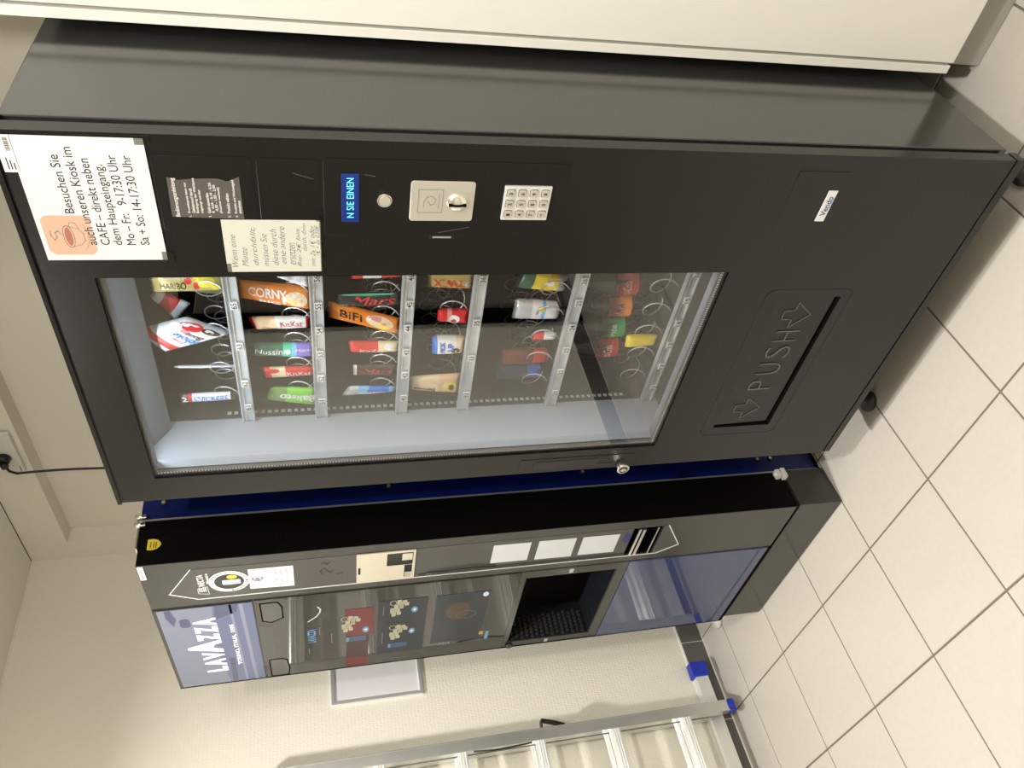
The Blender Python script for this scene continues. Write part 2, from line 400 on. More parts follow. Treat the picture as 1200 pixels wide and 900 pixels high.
# sloping chute + flap
bm = BM(); plate(bm, FX0, FX1, FZ0, FZ1, .0255, .085, holes=[(FX0+.004, FX1-.004, FZ0+.004, FZ1-.004)]); bx(bm, FX0, FX1, .0855, .09, FZ0, FZ1); obj('flap_well', bm, M_void, sm)
bm = BM(); outline(bm, rrect(-.742, -.296, .348, .545, .018), .0018, -.0006, .0003); obj('flap_surround', bm, M_blackgloss, sm)
bm = BM(); v = bx(bm, FX0+.007, FX1-.001, .002, .008, FZ0+.0075, FZ1-.001)
for q in v:
    if q.co.z < FZ0+.05: q.co.y += .004
flap = obj('push_flap', bm, M_black, sm, bevel=.001)
M_emb = mat('embossed_black', (.05, .05, .046), .12, spec=1.0)  # colour lifted to stand in for highlights on the letter edges
def fy(z): return .002+.004*(FZ1-.001-z)/(FZ1-FZ0-.0085)
bm = BM()
put_text(bm, 'P', -.5750, .449, .030, .056, .0, 0, -.022, depth=.0022)
put_text(bm, 'U', -.5230, .449, .034, .056, .0, 0, -.022, depth=.0022)
put_text(bm, 'S', -.4720, .449, .034, .058, .0, 0, -.022, depth=.0022)
put_text(bm, 'H', -.4250, .449, .030, .056, .0, 0, -.022, depth=.0022)
AR = [(-.375, .483), (-.354, .484), (-.352, .459), (-.332, .459), (-.366, .417), (-.400, .457), (-.378, .458)]
outline(bm, AR, .0022, -.0022, 0); outline(bm, [(a-.287, b+.001) for a, b in AR], .0022, -.0022, 0)
for q in bm.verts: q.co.y += fy(q.co.z)
obj('embossed_lettering', bm, M_emb, flap)

# plates of the control column
def pplate(name, x0, x1, z0, z1, r=.006, y=-.0012, m=M_black, par=sm, bev=.0006, y1=-.0001):
    b = BM(); prism(b, rrect(x0, x1, z0, z1, r), y, y1); return obj(name, b, m, par, bevel=bev)
pplate('cover_plate', -.160, -.032, 1.498, 1.634); pplate('cover_plate', -.160, -.033, 1.403, 1.492); cp = pplate('control_plate', -.167, -.030, 1.006, 1.397, .009)
pplate('service_plate', -.167, -.031, .493, .596, .004)
b = BM(); bx(b, -.120, -.085, .018, .024, .527, .575); obj('coin_return_cup', b, M_void, sm)
b = BM(); bx(b, -.132, -.068, -.0026, -.0013, .5035, .5215); put_text(b, 'Vendo', -.100, .512, .040, .0115, -.0028, 0, .02, .15, mi=1)
bx(b, -.104, -.082, -.0028, -.0027, .5045, .5058, 2)
obj('badge', b, [M_wlabel, mat('badge_ink', (.03, .05, .16), .5), mat('badge_blue', (.10, .35, .62), .5)], sm, label='white badge with dark lettering')
# display
b = BM(); bx(b, -.140, -.054, -.0032, -.0013, 1.344, 1.3705); dsp = obj('display', b, mat('display_blue', (.004, .01, .05), .15, emit=(.01, .045, .32), es=.45), sm, bevel=.0005, label='glowing blue display')
text_obj('display_text', [('N SIE EINEN', -.0965, 1.357, .071, .011)], mat('display_cyan', (.1, .6, .8), .4, emit=(.16, .72, .95), es=.9), dsp, -.0034, bold=.0)
b = BM(); cyl(b, (-.099, -.0013, 1.3045), (-.099, -.006, 1.3045), .0118, 24); lk = obj('cam_lock', b, M_chrome, sm, bevel=.001)
b = BM(); cyl(b, (-.099, -.006, 1.3045), (-.099, -.0068, 1.3045), .0085, 24); bx(b, -.1000, -.098, -.0071, -.0068, 1.298, 1.311); obj('key_slot', b, M_steelp, lk)
# coin plate
b = BM(); prism(b, rrect(-.1365, -.0635, 1.162, 1.2645, .005), -.0045, -.0013); cpl = obj('coin_plate', b, M_steelp, sm, bevel=.0012, label='brushed steel coin slot plate')
b = BM(); outline(b, [(-.120, 1.213), (-.078, 1.213), (-.078, 1.252), (-.120, 1.252)], .0012, -.0050, -.0045)
for pts in ([(-.110, 1.243), (-.100, 1.243), (-.092, 1.238), (-.090, 1.230), (-.096, 1.224), (-.104, 1.226), (-.106, 1.232), (-.100, 1.236)], [(-.112, 1.219), (-.086, 1.219)]):
    outline(b, pts, .0012, -.0050, -.0045, closed=False)
obj('engraving', b, mat('engraved_grey', (.42, .40, .36), .4, metal=.7), cpl)
b = BM(); c = Vector((-.1015, -.0045, 1.1895)); N = 24
rings = []
for k in range(7):
    t = k/6*PI/2; rings.append([b.verts.new(c+Vector((.0165*math.cos(t)*math.cos(2*PI*i/N), -.009*math.sin(t), .0165*math.cos(t)*math.sin(2*PI*i/N)))) for i in range(N)] if k < 6 else [b.verts.new(c+Vector((0, -.009, 0)))])
for k in range(5):
    for i in range(N): f = b.faces.new((rings[k][i], rings[k][(i+1) % N], rings[k+1][(i+1) % N], rings[k+1][i])); f.smooth = True
for i in range(N): f = b.faces.new((rings[5][i], rings[5][(i+1) % N], rings[6][0])); f.smooth = True
kn = obj('coin_knob', b, M_chrome, cpl)
b = BM(); v = bx(b, -.1015-.0015, -.1015+.0015, -.0143, -.0090, 1.1755, 1.2035); obj('coin_slot', b, M_void, cpl)
# keypad
b = BM(); prism(b, rrect(-.1325, -.0690, 1.0355, 1.1140, .001), -.0055, -.0013); kp = obj('keypad', b, M_alu2, sm, bevel=.0006, label='metal keypad with twelve keys')
keys = ['1','2','3','4','5','6','7','8','9','*','0','#']
for k, s in enumerate(keys):
    kx = -.1205+(k % 3)*.0197; kz = 1.1035-(k//3)*.0192
    b = BM(); prism(b, rrect(kx-.0062, kx+.0062, kz-.0062, kz+.0062, .0025, 3), -.0082, -.0055)
    prism(b, rrect(kx-.0071, kx+.0071, kz-.0071, kz+.0071, .003, 3), -.0058, -.0055, 1); put_text(b, s, kx, kz, .0042, .0062, -.0084, 0, .03, mi=2)
    obj('key', b, [M_steelp, M_pencil, M_ink], kp)
b = BM(); bx(b, -.1725, -.166, -.0022, -.0001, 1.190, 1.229); bx(b, -.1712, -.1680, -.0026, -.0022, 1.193, 1.224, 1); obj('tab', b, [M_dark, M_alu], sm)
# lock strip on left stile of the door
pplate('lock_plate', -.8395, -.790, .694, .978, .002)
b = BM(); bx(b, -.826, -.799, -.0022, -.0012, .785, .942); bx(b, -.830, -.820, -.0023, -.0013, .745, .79); obj('handle_cover', b, M_dark, sm, bevel=.0005)
b = BM(); cyl(b, (-.822, -.0012, .724), (-.822, -.024, .724), .0135, 24, .0155); lk2 = obj('door_lock', b, M_chrome, sm, bevel=.0015, label='round chrome lock barrel')
b = BM(); cyl(b, (-.822, -.0240, .724), (-.822, -.0246, .724), .0105, 20); obj('lock_face', b, M_dark, lk2)
b = BM(); bx(b, -.8235, -.8205, -.0262, -.0246, .716, .732); cyl(b, (-.822, -.0246, .724), (-.822, -.0256, .724), .006, 14); obj('key_core', b, M_chrome, lk2)
# scratches
b = BM()
for pts in ([(-.150, 1.165), (-.156, 1.190), (-.161, 1.215)], [(-.056, 1.440), (-.061, 1.425), (-.065, 1.412)], [(-.056, 1.335), (-.0585, 1.320)]): outline(b, pts, .0005, -.00145, -.0012, closed=False)
obj('scratch', b, mat('scratch_grey', (.14, .13, .12), .5), sm, kind='stuff')
# feet
bm = BM(); bx(bm, -W+.03, -.24, .290, .300, .001, ZB-.001); obj('light_blocker', bm, M_void, sm)  # unseen black board added to cut stray light under the cabinet
for x, y in ((-.765, .10), (-.765, .66), (-.08, .10), (-.08, .66)):
    b = BM(); lathe(b, (x, y, .0005), [(.026, 0), (.028, .004), (.028, .012), (.012, .02), (.010, .03), (.010, ZB-.001)], 20); obj('foot', b, M_dark, sm)

# ---------------- papers on the snack machine
YP = -.0014
t = thing('notice_sheet', 'white printed kiosk notice with a coffee cup picture taped on the snack machine', 'notice', (-.11, -.002, 1.72))
b = BM(); v = bx(b, -.2135, -.0065, YP-.0008, YP, 1.638, 1.8065); obj('sheet', b, M_paper, t)
b = BM(); put = lambda s, x0, x1, zc, h, **k: put_text(b, s, (x0+x1)/2, zc, x1-x0, h, YP-.0011, 0, .0, **k)
put('Besuchen Sie', -.129, -.034, 1.757, .0125); put('auch unseren Kiosk im', -.185, -.022, 1.7385, .0125); put('CAFE – direkt neben', -.185, -.039, 1.7205, .0125)
put('dem Haupteingang.', -.185, -.048, 1.7015, .0155); put('Mo – Fr:   9-17:30 Uhr', -.185, -.033, 1.6845, .0125); put('Sa + So: 14-17:30 Uhr', -.185, -.033, 1.6655, .0125)
obj('print', b, M_ink, t)
b = BM(); prism(b, rrect(-.203, -.133, 1.734, 1.800, .012), YP-.00095, YP-.0008)
cup = obj('cup_picture', b, M_pt, t)
b = BM()
el = lambda cx, cz, rx, rz, n=18: [(cx+rx*math.cos(2*PI*k/n), cz+rz*math.sin(2*PI*k/n)) for k in range(n)]
prism(b, el(-.170, 1.768, .0165, .0048), YP-.00105, YP-.00095, 0)
outline(b, el(-.170, 1.768, .0195, .0072), .0012, YP-.00105, YP-.00095, mi=1)
outline(b, [(-.188, 1.765), (-.185, 1.754), (-.177, 1.747), (-.165, 1.747), (-.156, 1.753), (-.152, 1.765)], .0013, YP-.00105, YP-.00095, closed=False, mi=1)
outline(b, [(-.151, 1.764), (-.145, 1.762), (-.146, 1.755), (-.155, 1.752)], .0013, YP-.00105, YP-.00095, closed=False, mi=1)
outline(b, [(-.166, 1.778), (-.160, 1.781), (-.163, 1.785), (-.171, 1.784), (-.176, 1.788), (-.168, 1.792), (-.160, 1.791)], .0015, YP-.00105, YP-.00095, closed=False, mi=1)
outline(b, [(-.192, 1.748), (-.180, 1.742), (-.163, 1.741), (-.148, 1.745)], .001, YP-.00105, YP-.00095, closed=False, mi=1)
obj('cup_drawing', b, [M_ptd, M_ptg], cup)
for x0, x1, z0, z1 in ((-.219, -.198, 1.628, 1.645), (-.016, -.001, 1.630, 1.650)):
    b = BM(); bx(b, x0, x1, YP-.0013, YP-.0009, z0, z1); obj('tape', b, G_tape, t)
t = thing('barcode_sticker', 'small white barcode sticker above the kiosk notice', 'sticker', (-.035, -.002, 1.812))
b = BM(); bx(b, -.0625, -.006, YP-.0016, YP-.001, 1.8035, 1.822)
b2 = BM(); x = -.030
while x < -.010: 
    wv = random.choice((.0005, .0009, .0013)); bx(b2, x, x+wv, YP-.0018, YP-.0016, 1.806, 1.812); x += wv+random.choice((.0006, .001))
for k in range(3): bx(b2, -.058, -.058+.010+.004*k, YP-.0018, YP-.0016, 1.8065+.004*k, 1.8080+.004*k)
obj('sheet', b, M_wlabel, t); obj('barcode', b2, M_ink, t)
t = thing('handwritten_note', 'cream handwritten note about coins, taped left of the display panel', 'note', (-.19, -.002, 1.478))
b = BM(); bx(b, -.2385, -.1385, YP-.0008, YP, 1.4035, 1.5515); obj('sheet', b, M_note, t)
b = BM()
for s, x0, x1, z in (('Wenn eine', -.228, -.166, 1.5385), ('Münze', -.227, -.190, 1.5230), ('durchfällt,', -.225, -.152, 1.5065), ('müssen Sie', -.227, -.164, 1.4915), ('diese durch', -.225, -.155, 1.4765), ('eine andere', -.222, -.150, 1.4640), ('ersetzen', -.224, -.181, 1.4490), ('Bsp 2€ fällt', -.228, -.153, 1.4380), ('durch, dann', -.197, -.144, 1.4290), ('mit 2x 1€ oder', -.228, -.147, 1.4175), ('1€ + 2x 0,50€', -.206, -.147, 1.4090)):
    put_text(b, s, (x0+x1)/2, z, x1-x0, .0095 if z > 1.44 else .0078, YP-.0011, 0, -.018, .35)
obj('handwriting', b, M_pencil, t)
for x0, x1, z0, z1 in ((-.243, -.222, 1.545, 1.556), (-.243, -.130, 1.398, 1.405), (-.140, -.120, 1.399, 1.410)):
    b = BM(); bx(b, x0, x1, YP-.0013, YP-.0009, z0, z1); obj('tape', b, G_tape, t)
t = thing('instruction_label', 'grey brown operating instruction label with white print under the kiosk notice', 'label', (-.1, -.002, 1.568))
b = BM(); prism(b, [(-.137, 1.5165), (-.1335, 1.619), (-.066, 1.617), (-.071, 1.604), (-.068, 1.580), (-.067, 1.548), (-.072, 1.535), (-.0635, 1.5175)], YP-.0008, YP); obj('sheet', b, M_brownlab, t)
b = BM()
put_text(b, 'Bedienungsanleitung', -.100, 1.6095, .066, .0078, YP-.0011, 0, .01)
L = [('1.', 'Produktpreis kann vor', 1.5935), ('', 'Geldeinwurf durch', 1.5875), ('', 'Betätigung der Wahltaste', 1.5815), ('', 'angezeigt werden', 1.5755), ('2.', 'Geld einwerfen', 1.5655), ('', '€  0,05 - 0,10 - 0,20', 1.5595), ('', '    0,50 - 1,00 - 2,00', 1.5540), ('', '(Automat wechselt)', 1.5485), ('3.', 'Produkt wählen', 1.5375), ('4.', 'Produkt und Wechselgeld', 1.5270), ('', 'entnehmen', 1.5215)]
for n, s, z in L:
    if n: put_text(b, n, -.132, z, .003, .0036, YP-.0011, 0, .02)
    wd = .0025*len(s.strip()); put_text(b, s.strip(), -.1265+wd/2+(.004 if s.startswith('    ') else 0), z, wd, .0045, YP-.0011, 0, .015)
obj('print', b, M_inkw, t)

# ---------------- products
def cm(name, col, rough=.32, **k): return mat('wrap_'+name, col, rough, **k)
WH = cm('white', (.80, .80, .80)); RED = cm('red', (.62, .03, .025)); ORG_ = cm('orange', (.80, .25, .03)); BRN = cm('brown', (.055, .022, .013)); GRN = cm('green', (.22, .60, .05))
DGR = cm('dark_green', (.03, .13, .07)); BLU = cm('blue', (.03, .16, .60)); RED_SHADE = cm('shaded_red', (.16, .035, .025)); BLU_SHADE = cm('shaded_blue', (.02, .03, .10)); GOLD = cm('gold', (.55, .42, .14), metal=.2); YEL = cm('yellow', (.85, .68, .04)); CRM = cm('cream', (.78, .62, .40))
BLK = cm('black', (.012, .012, .014)); PUR = cm('purple', (.22, .16, .62)); PNK = cm('pink', (.72, .30, .32)); SIL = cm('silver', (.62, .65, .68), metal=.3); TEAL = cm('teal', (.05, .55, .32)); LBL = cm('light_blue', (.20, .50, .85)); OLV = cm('olive', (.42, .38, .14))
def pouch(name, label, cat, q, y=.20, th=.010, cols=None, n=10, m=14, texts=(), blobs=(), group=None, lean=.0, crimp=True):
    """pillow pack: q = four (x, z) corners TL, TR, BR, BL; cols = [(v_from_top, material)...]"""
    TL, TR, BR, BL = [Vector(p) for p in q]
    cx = sum(p[0] for p in q)/4; zb = min(p[1] for p in q)
    t = thing(name, label, cat, (cx, y, zb), group)
    def S(u, v):
        p = (TL*(1-u)+TR*u)*(1-v)+(BL*(1-u)+BR*u)*v
        d = th*(max(0, 1-(2*u-1)**4)**.6)*(max(0, 1-(2*v-1)**6)**.5)
        wob = .0012*math.sin(u*9+v*13)*(4*u*(1-u))
        return p, d+wob, y+lean*(v-.5)
    b = BM(); F_ = {}; mats = [c[1] for c in cols]
    for side in (-1, 1):
        for i in range(n+1):
            for j in range(m+1):
                u, v = i/n, j/m; edge = i in (0, n) or j in (0, m)
                if edge and side == 1: F_[(side, i, j)] = F_[(-1, i, j)]; continue
                p, d, yy = S(u, v)
                zz = p[1]
                if crimp and j in (0, m): zz += (.0016 if i % 2 else -.0006)*(1 if j == 0 else -1)
                F_[(side, i, j)] = b.verts.new((p[0], yy+(0 if edge else side*d), zz))
    for side in (-1, 1):
        for i in range(n):
            for j in range(m):
                f = b.faces.new((F_[(side, i, j)], F_[(side, i+1, j)], F_[(side, i+1, j+1)], F_[(side, i, j+1)])); f.smooth = True
                v = (j+.5)/m; k = max(kk for kk in range(len(cols)) if cols[kk][0] <= v+1e-6); f.material_index = k
    obj('wrapper', b, mats, t)
    def fr(u, v, w, h, s, ang, m_, bold=.03, shear=0.):
        bb = BM()
        ax = math.degrees(math.atan2((BL-TL)[1], (BL-TL)[0]))   # direction down the pack
        def frame(X, Y, Z):   # X, Z are pack units: u to the right, v downward
            p, d, yy = S(min(max(X, 0), 1), min(max(1-Z, 0), 1)); return (p[0], yy-d-.0009, p[1])
        W_ = ((TR-TL).length+(BR-BL).length)/2; H_ = ((BL-TL).length+(BR-TR).length)/2
        vs, fs = text_verts(s, bold, shear); 
        xa, xb = min(a[0] for a in vs), max(a[0] for a in vs); za, zb_ = min(a[1] for a in vs), max(a[1] for a in vs)
        ca, sa = round(math.cos(math.radians(ang))), round(math.sin(math.radians(ang))); L = []
        for a, c in vs:
            p = ((a-xa)/(xb-xa)-.5)*w; qv = ((c-za)/max(zb_-za, 1e-6)-.5)*h     # metres
            X, Z = p*ca-qv*sa, p*sa+qv*ca
            L.append(bb.verts.new(frame(u+X/W_, 0, 1-v+Z/H_)))
        for f in fs:
            try: bb.faces.new([L[i] for i in f])
            except ValueError: pass
        obj('lettering', bb, m_, t)
    for a in texts: fr(*a)
    for (u, v, ru, rv, m_) in blobs:
        bb = BM(); cen = None; N = 14; vv = []
        p, d, yy = S(u, v); cen = bb.verts.new((p[0], yy-d-.0007, p[1]))
        for k in range(N):
            uu = min(max(u+ru*math.cos(2*PI*k/N), .02), .98); v2 = min(max(v+rv*math.sin(2*PI*k/N), .02), .98)
            p, d, yy = S(uu, v2); vv.append(bb.verts.new((p[0], yy-d-.0005, p[1])))
        for k in range(N): bb.faces.new((cen, vv[k], vv[(k+1) % N]))
        obj('printed_patch', bb, m_, t)
    return t
# row 6 (top)
zt = {r: z+.009 for r, z in RZ.items()}
pouch('sweets_bag', 'gold bag of fruit gums standing in slot 65, top row right', 'sweets', ((-.447, 1.722), (-.385, 1.722), (-.385, zt[6]), (-.443, zt[6])), .205, .012, [(0, GOLD), (.93, RED)],
      texts=[(.36, .30, .046, .016, 'HARIBO', -90, M_ink, .0), (.70, .34, .040, .008, 'Goldbären', -90, M_inkw, .0)], blobs=[(.5, .72, .25, .13, YEL), (.28, .85, .15, .06, YEL), (.55, .50, .14, .05, RED), (.72, .62, .12, .05, YEL), (.35, .60, .16, .04, RED)])
pouch('sweets_bag', 'white and dark red bag leaning in the top row between slots 65 and 63', 'sweets', ((-.492, 1.738), (-.472, 1.725), (-.510, 1.665), (-.556, 1.700)), .245, .008, [(0, WH), (.30, RED), (.75, WH)])
pouch('snack_bar', 'small olive gold wrapped piece leaning behind the large white and red bag', 'snack', ((-.505, 1.705), (-.485, 1.700), (-.500, zt[6]), (-.525, zt[6])), .285, .006, [(0, OLV)])
pouch('sweets_bag', 'large white and red bag of chocolate sweets tilted in slot 63, top row', 'sweets', ((-.592, 1.722), (-.530, 1.768), (-.499, 1.668), (-.545, zt[6])), .19, .014, [(0, WH), (.12, RED), (.26, WH)],
      texts=[(.40, .52, .052, .017, 'Schoko', 0, mat('choc_blue', (.02, .18, .62), .4), .03), (.40, .66, .034, .014, 'Bons', 0, mat('choc_brown', (.12, .03, .02), .4), .03), (.42, .41, .026, .007, 'kinder', 0, RED, .01)],
      blobs=[(.72, .86, .22, .12, RED), (.90, .72, .10, .10, WH), (.35, .90, .20, .06, BRN), (.40, .91, .10, .03, WH), (.65, .70, .10, .05, PNK)])
pouch('snack_bar', 'thin white edged bar standing edge-on in slot 62, top row', 'snack', ((-.649, 1.712), (-.644, 1.712), (-.647, zt[6]), (-.651, zt[6])), .20, .004, [(0, WH)], n=4)
pouch('chocolate_bar', 'dark brown bar with blue lettering on a white band in slot 61, top row', 'snack', ((-.741, 1.714), (-.716, 1.713), (-.715, 1.590), (-.738, 1.590)), .186, .006, [(0, BRN), (.16, RED), (.18, WH), (.84, RED), (.88, BRN)],
      texts=[(.5, .525, .070, .0140, 'SNICKERS', -90, mat('choc_blue', (.02, .18, .62), .4), .0, .1), (.5, .09, .012, .015, '2', -90, WH, .02)])
# row 5
pouch('snack_bag', 'white pack just visible at the right window edge in slot 56', 'snack', ((-.395, 1.492), (-.350, 1.492), (-.370, zt[5]), (-.425, zt[5]+.004)), .185, .010, [(0, WH)], blobs=[(.3, .35, .14, .12, SIL), (.35, .7, .12, .08, SIL)])
pouch('muesli_bar', 'orange cereal bar pack with white lettering in slot 55, second row', 'snack', ((-.450, 1.563), (-.404, 1.563), (-.424, zt[5]), (-.486, zt[5])), .188, .008, [(0, ORG_)],
      texts=[(.58, .40, .074, .024, 'CORNY', -90, WH, .03), (.17, .42, .040, .009, 'BIG', -90, WH, .02)], blobs=[(.45, .78, .33, .16, CRM), (.62, .80, .16, .08, WH), (.3, .72, .12, .06, YEL), (.35, .62, .2, .03, WH)])
pouch('chocolate_bar', 'white and red wafer bar with its shaded top painted cream in slot 54, second row', 'snack', ((-.533, 1.542), (-.498, 1.552), (-.501, 1.430), (-.531, 1.430)), .186, .007, [(0, RED), (.08, CRM), (.40, WH), (.90, RED)],  # cream band paints the tray's shade onto the white wrapper
      texts=[(.52, .68, .044, .015, 'KitKat', -90, RED, .0), (.18, .34, .04, .006, 'CHUNKY', -90, BRN, .0)])
pouch('snack_bar', 'dark green snack bar with blue and purple lower half in slot 53', 'snack', ((-.606, 1.556), (-.571, 1.550), (-.576, zt[5]), (-.615, zt[5])), .186, .008, [(0, DGR), (.48, TEAL), (.62, LBL), (.74, PUR)],
      texts=[(.50, .30, .060, .015, 'Nussini', -90, WH, .0), (.62, .82, .03, .008, 'Milch', -90, WH, .0)], blobs=[(.5, .58, .22, .045, WH)])
pouch('chocolate_bar', 'thin red and cream wafer bar in slot 52, second row', 'snack', ((-.676, 1.530), (-.642, 1.536), (-.646, zt[5]), (-.672, zt[5])), .186, .006, [(0, RED), (.14, CRM), (.44, RED)],
      texts=[(.45, .68, .050, .012, 'KitKat', -90, WH, .0)], blobs=[(.75, .20, .16, .12, RED)])
pouch('muesli_bar', 'bright green snack bar with white lettering in slot 51', 'snack', ((-.744, 1.535), (-.704, 1.520), (-.714, zt[5]), (-.771, zt[5]+.002)), .186, .008, [(0, cm('shaded_green', (.16, .30, .08))), (.36, GRN)],  # darker green top is shade from the tray above, painted in
      texts=[(.50, .60, .078, .018, 'Balisto', 90, WH, .03)])
# row 4
pouch('chocolate_bar', 'pink and red bar half hidden at the right window edge in slot 46', 'snack', ((-.408, 1.345), (-.372, 1.345), (-.372, zt[4]), (-.404, zt[4])), .19, .007, [(0, RED), (.25, WH), (.6, RED)])
pouch('chocolate_bar', 'large black bar with red lettering in slot 45, third row', 'snack', ((-.478, 1.378), (-.440, 1.378), (-.438, 1.246), (-.474, 1.246)), .186, .007, [(0, BLK)],
      texts=[(.52, .58, .088, .022, 'Mars', -90, RED, .0, .3), (.22, .12, .016, .008, 'MAXI', -90, GOLD, .0)], blobs=[(.92, .5, .05, .42, TEAL)])
pouch('meat_snack', 'orange pack with black lettering and a sandwich picture in slot 44', 'snack', ((-.505, 1.392), (-.459, 1.392), (-.512, zt[4]), (-.558, zt[4])), .186, .007, [(0, ORG_)],
      texts=[(.55, .30, .048, .020, 'BiFi', -90, M_ink, .01)], blobs=[(.55, .70, .36, .20, CRM), (.60, .66, .26, .14, PNK), (.30, .74, .16, .08, YEL), (.35, .58, .12, .02, GRN), (.62, .55, .2, .03, WH)])
pouch('chocolate_bar', 'red and white wafer bar with cream lower half in slot 43', 'snack', ((-.606, 1.348), (-.572, 1.352), (-.578, zt[4]), (-.608, zt[4])), .186, .007, [(0, RED), (.55, CRM)],
      texts=[(.22, .44, .052, .012, 'KitKat', -90, WH, .0)], blobs=[(.62, .78, .25, .10, WH)])
pouch('chocolate_bar', 'small dark brown bar with red lettering in slot 42', 'snack', ((-.678, 1.342), (-.645, 1.342), (-.648, 1.247), (-.680, 1.247)), .186, .006, [(0, WH), (.05, BRN)],
      texts=[(.50, .55, .066, .015, 'Mars', -90, RED, .0, .3)])
pouch('chocolate_bar', 'blue and white coconut bar in slot 41, third row', 'snack', ((-.742, 1.368), (-.712, 1.352), (-.721, 1.247), (-.736, 1.247)), .186, .006, [(0, SIL), (.22, LBL), (.45, BLU), (.85, LBL)],
      texts=[(.30, .56, .070, .009, 'Bounty', -90, WH, .03)])
# row 3
pouch('chocolate_bar', 'gold bar with red lettering at the right window edge in slot 36', 'snack', ((-.428, 1.190), (-.385, 1.195), (-.388, zt[3]), (-.434, zt[3])), .186, .008, [(0, GOLD)],
      texts=[(.40, .45, .066, .020, 'TWIX', 90, RED, .03), (.40, .86, .014, .010, '2', 90, WH, .03)])
pouch('snack_bar', 'round topped red and white pack in slot 35, fourth row', 'snack', ((-.520, 1.165), (-.488, 1.165), (-.488, zt[3]), (-.532, zt[3])), .186, .008, [(0, RED), (.30, PNK), (.45, RED)], blobs=[(.38, .52, .32, .18, WH), (.45, .56, .18, .08, RED)])
pouch('biscuit_pack', 'blue and white biscuit pack standing in slot 33', 'snack', ((-.622, 1.168), (-.568, 1.172), (-.572, zt[3]), (-.620, zt[3])), .19, .014, [(0, BLU), (.14, WH), (.75, CRM)],
      texts=[(.55, .30, .030, .012, 'PICK', 0, BLU, .05), (.55, .55, .024, .014, 'UP', 0, BLU, .05)], blobs=[(.35, .70, .18, .14, BRN), (.30, .66, .10, .08, WH)])
pouch('wafer_pack', 'beige wafer pack with a round picture in slot 31, fourth row', 'snack', ((-.732, 1.214), (-.690, 1.214), (-.684, zt[3]), (-.752, zt[3])), .186, .009, [(0, CRM), (.55, cm('peach', (.80, .50, .28)))],
      texts=[(.25, .28, .050, .011, 'hanuta', 90, BRN, .03)], blobs=[(.45, .76, .24, .16, YEL), (.40, .82, .16, .06, BRN), (.5, .70, .18, .05, WH)])
# row 2
pouch('snack_bag', 'orange bag corner at the right window edge in slot 26', 'snack', ((-.395, .985), (-.350, .985), (-.360, zt[2]), (-.388, zt[2]+.02)), .19, .012, [(0, ORG_)])
pouch('crisps_bag', 'yellow and green crisps bag tilted in slot 25', 'snack', ((-.455, .998), (-.405, .985), (-.424, zt[2]), (-.468, zt[2])), .215, .012, [(0, DGR), (.3, YEL), (.82, SIL)], blobs=[(.55, .62, .18, .08, WH)])
pouch('crisps_bag', 'white and silver crisps bag in slot 24', 'snack', ((-.545, .990), (-.486, .990), (-.500, zt[2]), (-.548, zt[2])), .215, .012, [(0, SIL), (.35, WH), (.55, LBL), (.65, WH)], blobs=[(.7, .55, .12, .08, YEL)])
pouch('snack_bar', 'small red and white wrapped bar lying low in slot 23', 'snack', ((-.602, .935), (-.578, .935), (-.580, zt[2]), (-.602, zt[2])), .205, .008, [(0, RED), (.45, WH)])
pouch('crisps_bag', 'red crisps bag with a white stripe in slot 22', 'snack', ((-.690, 1.002), (-.640, 1.002), (-.644, zt[2]), (-.684, zt[2])), .215, .013, [(0, RED_SHADE), (.62, RED), (.90, WH)])  # dark red upper part is shade painted into the wrapper
pouch('crisps_bag', 'blue crisps bag in the bottom left slot 21 of the fifth row', 'snack', ((-.760, 1.002), (-.705, 1.002), (-.715, zt[2]), (-.755, zt[2])), .235, .013, [(0, BLU_SHADE), (.66, BLU)])  # upper blue is darkened to paint in the shade
# row 1: bottles
def bottle(label, x, mlab, txt, mtxt, mcap, liquid):
    y = .262; z0 = zt[1]; t = thing('soft_drink_bottle', label, 'bottle', (x, y, z0), 'bottles in the lowest row')
    b = BM(); lathe(b, (x, y, z0), [(.020, 0), (.029, .004), (.0305, .02), (.0295, .045), (.0310, .06), (.0310, .115), (.0300, .135), (.022, .165), (.0125, .188), (.0125, .200)], 24); obj('body', b, liquid, t)
    b = BM(); n = 20
    A = [[b.verts.new((x+.0314*math.cos(a), y+.0314*math.sin(a), z0+zz)) for a in [2*PI*k/n for k in range(n)]] for zz in (.108, .158 if False else .128, .072)]
    for p, q in zip(A, A[1:]):
        for k in range(n): f = b.faces.new((p[k], p[(k+1) % n], q[(k+1) % n], q[k])); f.smooth = True
    obj('label', b, mlab, t)
    b = BM(); put_text(b, txt, x-.004, z0+.100, .052, .022, 0, 0, .0, .15)
    for v in b.verts:
        a = (v.co.x-x)/.0318; v.co.x = x+.0318*math.sin(a); v.co.y = y-.0318*math.cos(a)
    obj('lettering', b, mtxt, t)
    b = BM(); cyl(b, (x, y, z0+.198), (x, y, z0+.214), .0138, 20); obj('cap', b, mcap, t)
LQ = glass_mat('cola_bottle', (.10, .06, .05), .05); LQ2 = glass_mat('orange_bottle', (.75, .45, .10), .05); LQ3 = glass_mat('green_bottle', (.35, .65, .45), .05)
bottle('bottle with red and orange label and white lettering in slot 16', -.415, mat('lab_mix', (.72, .12, .03), .4), 'MEZZO MIX', WH, ORG_, LQ)
bottle('bottle with plain red cola label between the two orange labels', -.482, mat('lab_red', (.60, .02, .02), .4), 'Coca-Cola', WH, RED, LQ)
bottle('bottle with orange label and dark blue lettering in slot 14', -.548, mat('lab_orange', (.85, .28, .02), .4), 'FANTA', mat('ink_navy', (.02, .04, .25), .4), ORG_, LQ2)
